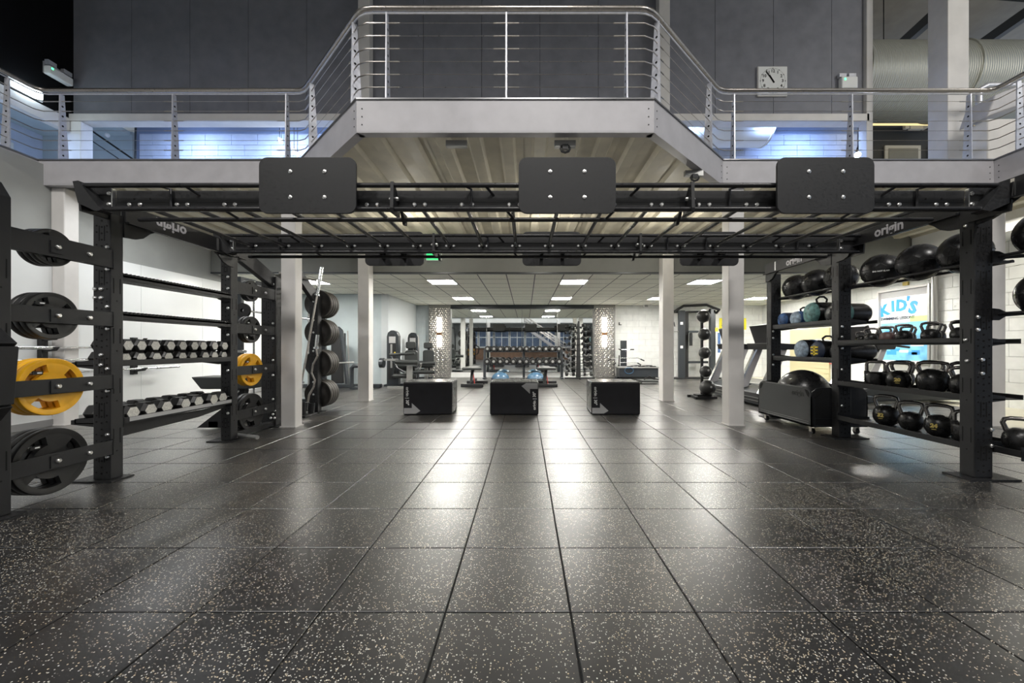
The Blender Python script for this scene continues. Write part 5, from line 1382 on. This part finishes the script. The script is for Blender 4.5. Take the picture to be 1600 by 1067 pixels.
# treadmills
def treadmill(y0, label, x=4.12):
    t = thing('treadmill', label, 'treadmill', (x+.9, y0+.42, 0), 'treadmills along the right side')
    w = .86
    MB().prism([(x, .06), (x+.02, .24), (x+.35, .34), (x+.75, .30), (x+.8, .22), (x+2.0, .20), (x+2.0, .08), (x, .04)], 'y', y0, y0+w).build('deck', M_DGREY, t, bevel=.02)
    MB().box(x+.8, x+1.98, y0+.14, y0+w-.14, .20, .235).build('belt', M_RUB, t)
    MB().prism([(x-.006, .07), (x+.012, .235), (x+.02, .235), (x+.002, .07)], 'y', y0+.05, y0+w-.05).build('front_grille', M_BLK, t)
    sl = MB()
    for k in range(2):
        for i in range(26): sl.box(x-.009, x+.004, y0+.06+i*.029, y0+.075+i*.029, .10+.055*k, .112+.055*k)
    stuff(sl.build('vent_slot', M_SILV, t))
    for yy in (y0+.04, y0+w-.11):
        MB().prism([(x+.02, .25), (x+.22, .30), (x+.52, 1.06), (x+.40, 1.08)], 'y', yy, yy+.07).build('upright', M_FASC, t, bevel=.01)
        MB().prism([(x+.0, .24), (x+.03, .24), (x+.42, 1.08), (x+.39, 1.08)], 'y', yy-.006, yy+.076).build('chrome_trim', M_CHROME, t)
        MB().tube([(x+.40, yy+.035, 1.08), (x+.65, yy+.035, 1.10), (x+.95, yy+.035, 1.06)], .022, 8).build('handrail', M_BLK, t)
    MB().prism([(x+.28, 1.02), (x+.62, 1.02), (x+.66, 1.12), (x+.24, 1.14)], 'y', y0, y0+w).build('console_base', M_CONS, t, bevel=.015)
    MB().prism([(x+.20, 1.47), (x+.26, 1.49), (x+.40, 1.14), (x+.32, 1.12)], 'y', y0+.16, y0+w-.16).build('display', M_CONS, t, bevel=.01)
    MB().prism([(x+.262, 1.47), (x+.268, 1.47), (x+.392, 1.17), (x+.386, 1.17)], 'y', y0+.2, y0+w-.2).build('screen', M_BLUE, t)
treadmill(6.85, 'grey treadmill nearest the camera, behind the right column')
treadmill(8.05, 'grey treadmill second from the camera, behind the right column')
treadmill(7.3, 'grey treadmill standing further right behind the rig sandbags', 6.3)

# ---- wall fixtures
t = thing('wall_poster', 'yellow poster with black figure print on the back wall', 'poster', (X(1142, 13.97), 13.96, 1.9))
D = 13.96
MB().box(X(1124, D), X(1166, D), D, D+.012, Z(515, D), Z(497, D)).build('sheet', M_YPOST, t)
MB().tube([(X(1128, D), D-.002, Z(509, D)), (X(1131, D), D-.002, Z(505, D)), (X(1135, D), D-.002, Z(506, D)), (X(1138, D), D-.002, Z(511, D))], .02, 6).ball((X(1131, D), D-.002, Z(502, D)), .035, 8, 6, (1, .1, 1)).build('figure_print', M_BLK2, t)
t = thing('emergency_light', 'white emergency light box high on the back wall beside the right inner column', 'light', (X(1012, D), 13.95, 2.45))
MB().box(X(1005, D), X(1018, D), 13.86, 13.975, Z(481, D), Z(474, D)).build('housing', M_WHITE, t, bevel=.01)
MB().box(X(1006, D), X(1011, D), 13.85, 13.86, Z(480, D), Z(476, D)).build('lamp_window', M_GREY, t)
t = thing('wall_hook', 'small dark L-shaped bracket on the white block wall', 'bracket', (X(969, D), 13.97, Z(507, D)))
MB().box(X(967, D), X(968, D), 13.93, 13.98, Z(508, D), Z(503.5, D)).box(X(967, D), X(971, D), 13.93, 13.98, Z(508, D), Z(507, D)).build('bracket', M_BLK, t)
# poster in a light-box frame on the right wall
y0, y1 = 8.12, 9.24; zb, zt = .76, 2.34; xw = 8.48
t = thing('swimming_poster', 'framed blue and white KIDS swimming lessons poster on the right wall', 'poster', (8.42, 8.7, .76))
for a in ((y0-.05, y0, zb-.05, zt+.05), (y1, y1+.05, zb-.05, zt+.05), (y0, y1, zb-.05, zb), (y0, y1, zt, zt+.05)):
    MB().box(8.35, 8.48, *a).build('frame', M_SILV if a[0] < y0 else M_COL, t, bevel=.008)
MB().box(8.42, 8.44, y0, y1, zb, zt).build('sheet', M_PWH, t)
MB().box(8.415, 8.42, y0+.01, y1-.01, zb+.01, zb+.86).build('pool_picture', M_PSKY, t)
MB().box(8.412, 8.42, y0+.01, y1-.01, zt-.14, zt-.01).build('top_band', M_GREY, t)
def pt(s, size, y, z, m, nm, dz=0, bold=.006, ext=.002, rot=0):
    c, si = math.cos(rot), math.sin(rot)
    return text(s, size, (8.413, y, z), (0, -c, si), (0, si, c), m, nm, t, ext=ext, bold=bold)
yc = 8.72
for ch, dy, dz, r_, sz in (('K', .36, -.06, -.25, .34), ('I', .14, .02, -.05, .32), ('D', -.06, .02, .05, .34), ("'", -.2, .08, .2, .3), ('S', -.32, -.05, .25, .36)):
    pt(ch, sz, yc+.08+dy, 1.97+dz, M_PBL, 'letter', rot=-r_, bold=.018)
pt('SWIMMING LESSONS', .085, yc+.12, 1.72, M_NAVY, 'lettering', bold=.002)
rnd = random.Random(4)
for k in range(9):
    a, b_ = y0+.08+rnd.random()*.75, zb+.08+rnd.random()*.62
    MB().box(8.411, 8.415, a, a+.14+rnd.random()*.15, b_, b_+.05+.05*rnd.random()).build('print_patch', (M_PBL, M_PWH, M_PBL)[k % 3], t)
MB().box(8.411, 8.416, y0+.05, y0+.42, 1.62, 1.74).build('print_patch', mat('print_green', (.45, .55, .25), .5), t)
MB().cyl((8.40, y0-.10, 0.0), (8.40, y0-.10, 3.1), .055, 16).build('side_pipe', M_SILV, t)
struct('trim_8', MB().box(8.44, 8.48, 7.55, 7.60, .01, 3.2), M_COL)
MB().box(8.44, 8.478, 8.62, 8.74, 2.44, 2.52).build('frame_spotlight', M_GOLD, t)
t = thing('louvre_panel', 'beige ribbed panel low on the right wall behind the cart', 'panel', (8.46, 11.6, .14))
MB().box(8.435, 8.475, 10.85, 12.45, .12, 1.62).build('panel_sheet', M_BEIGE, t)
lv = MB()
for k in range(11): lv.box(8.425, 8.44, 10.9, 12.4, .2+k*.13, .21+k*.13)
lv.build('rib', M_BEIGE, t)['kind'] = 'stuff'
t = thing('alarm_box', 'small red box on the right wall behind the rig', 'box', (8.42, 10.7, .75))
MB().box(8.38, 8.478, 10.55, 10.78, .60, .72).build('housing', M_RED, t, bevel=.01)
MB().box(8.372, 8.38, 10.6, 10.72, .63, .69).build('cover', M_WTXT, t)
t = thing('exit_sign', 'small green lit exit sign on the bulkhead behind the rear target panels', 'sign', (X(680, 7.8), 7.85, Z(401, 7.85)))
MB().box(X(666, 7.85), X(688, 7.85), 7.86, 7.9, Z(405, 7.85), Z(396, 7.85)).build('face', mat('exit_green', (.02, .55, .16), .4, emit=.8), t)
MB().box(X(665, 7.85), X(689, 7.85), 7.9, 7.95, Z(406, 7.85), Z(395, 7.85)).build('housing', M_WHITE, t)
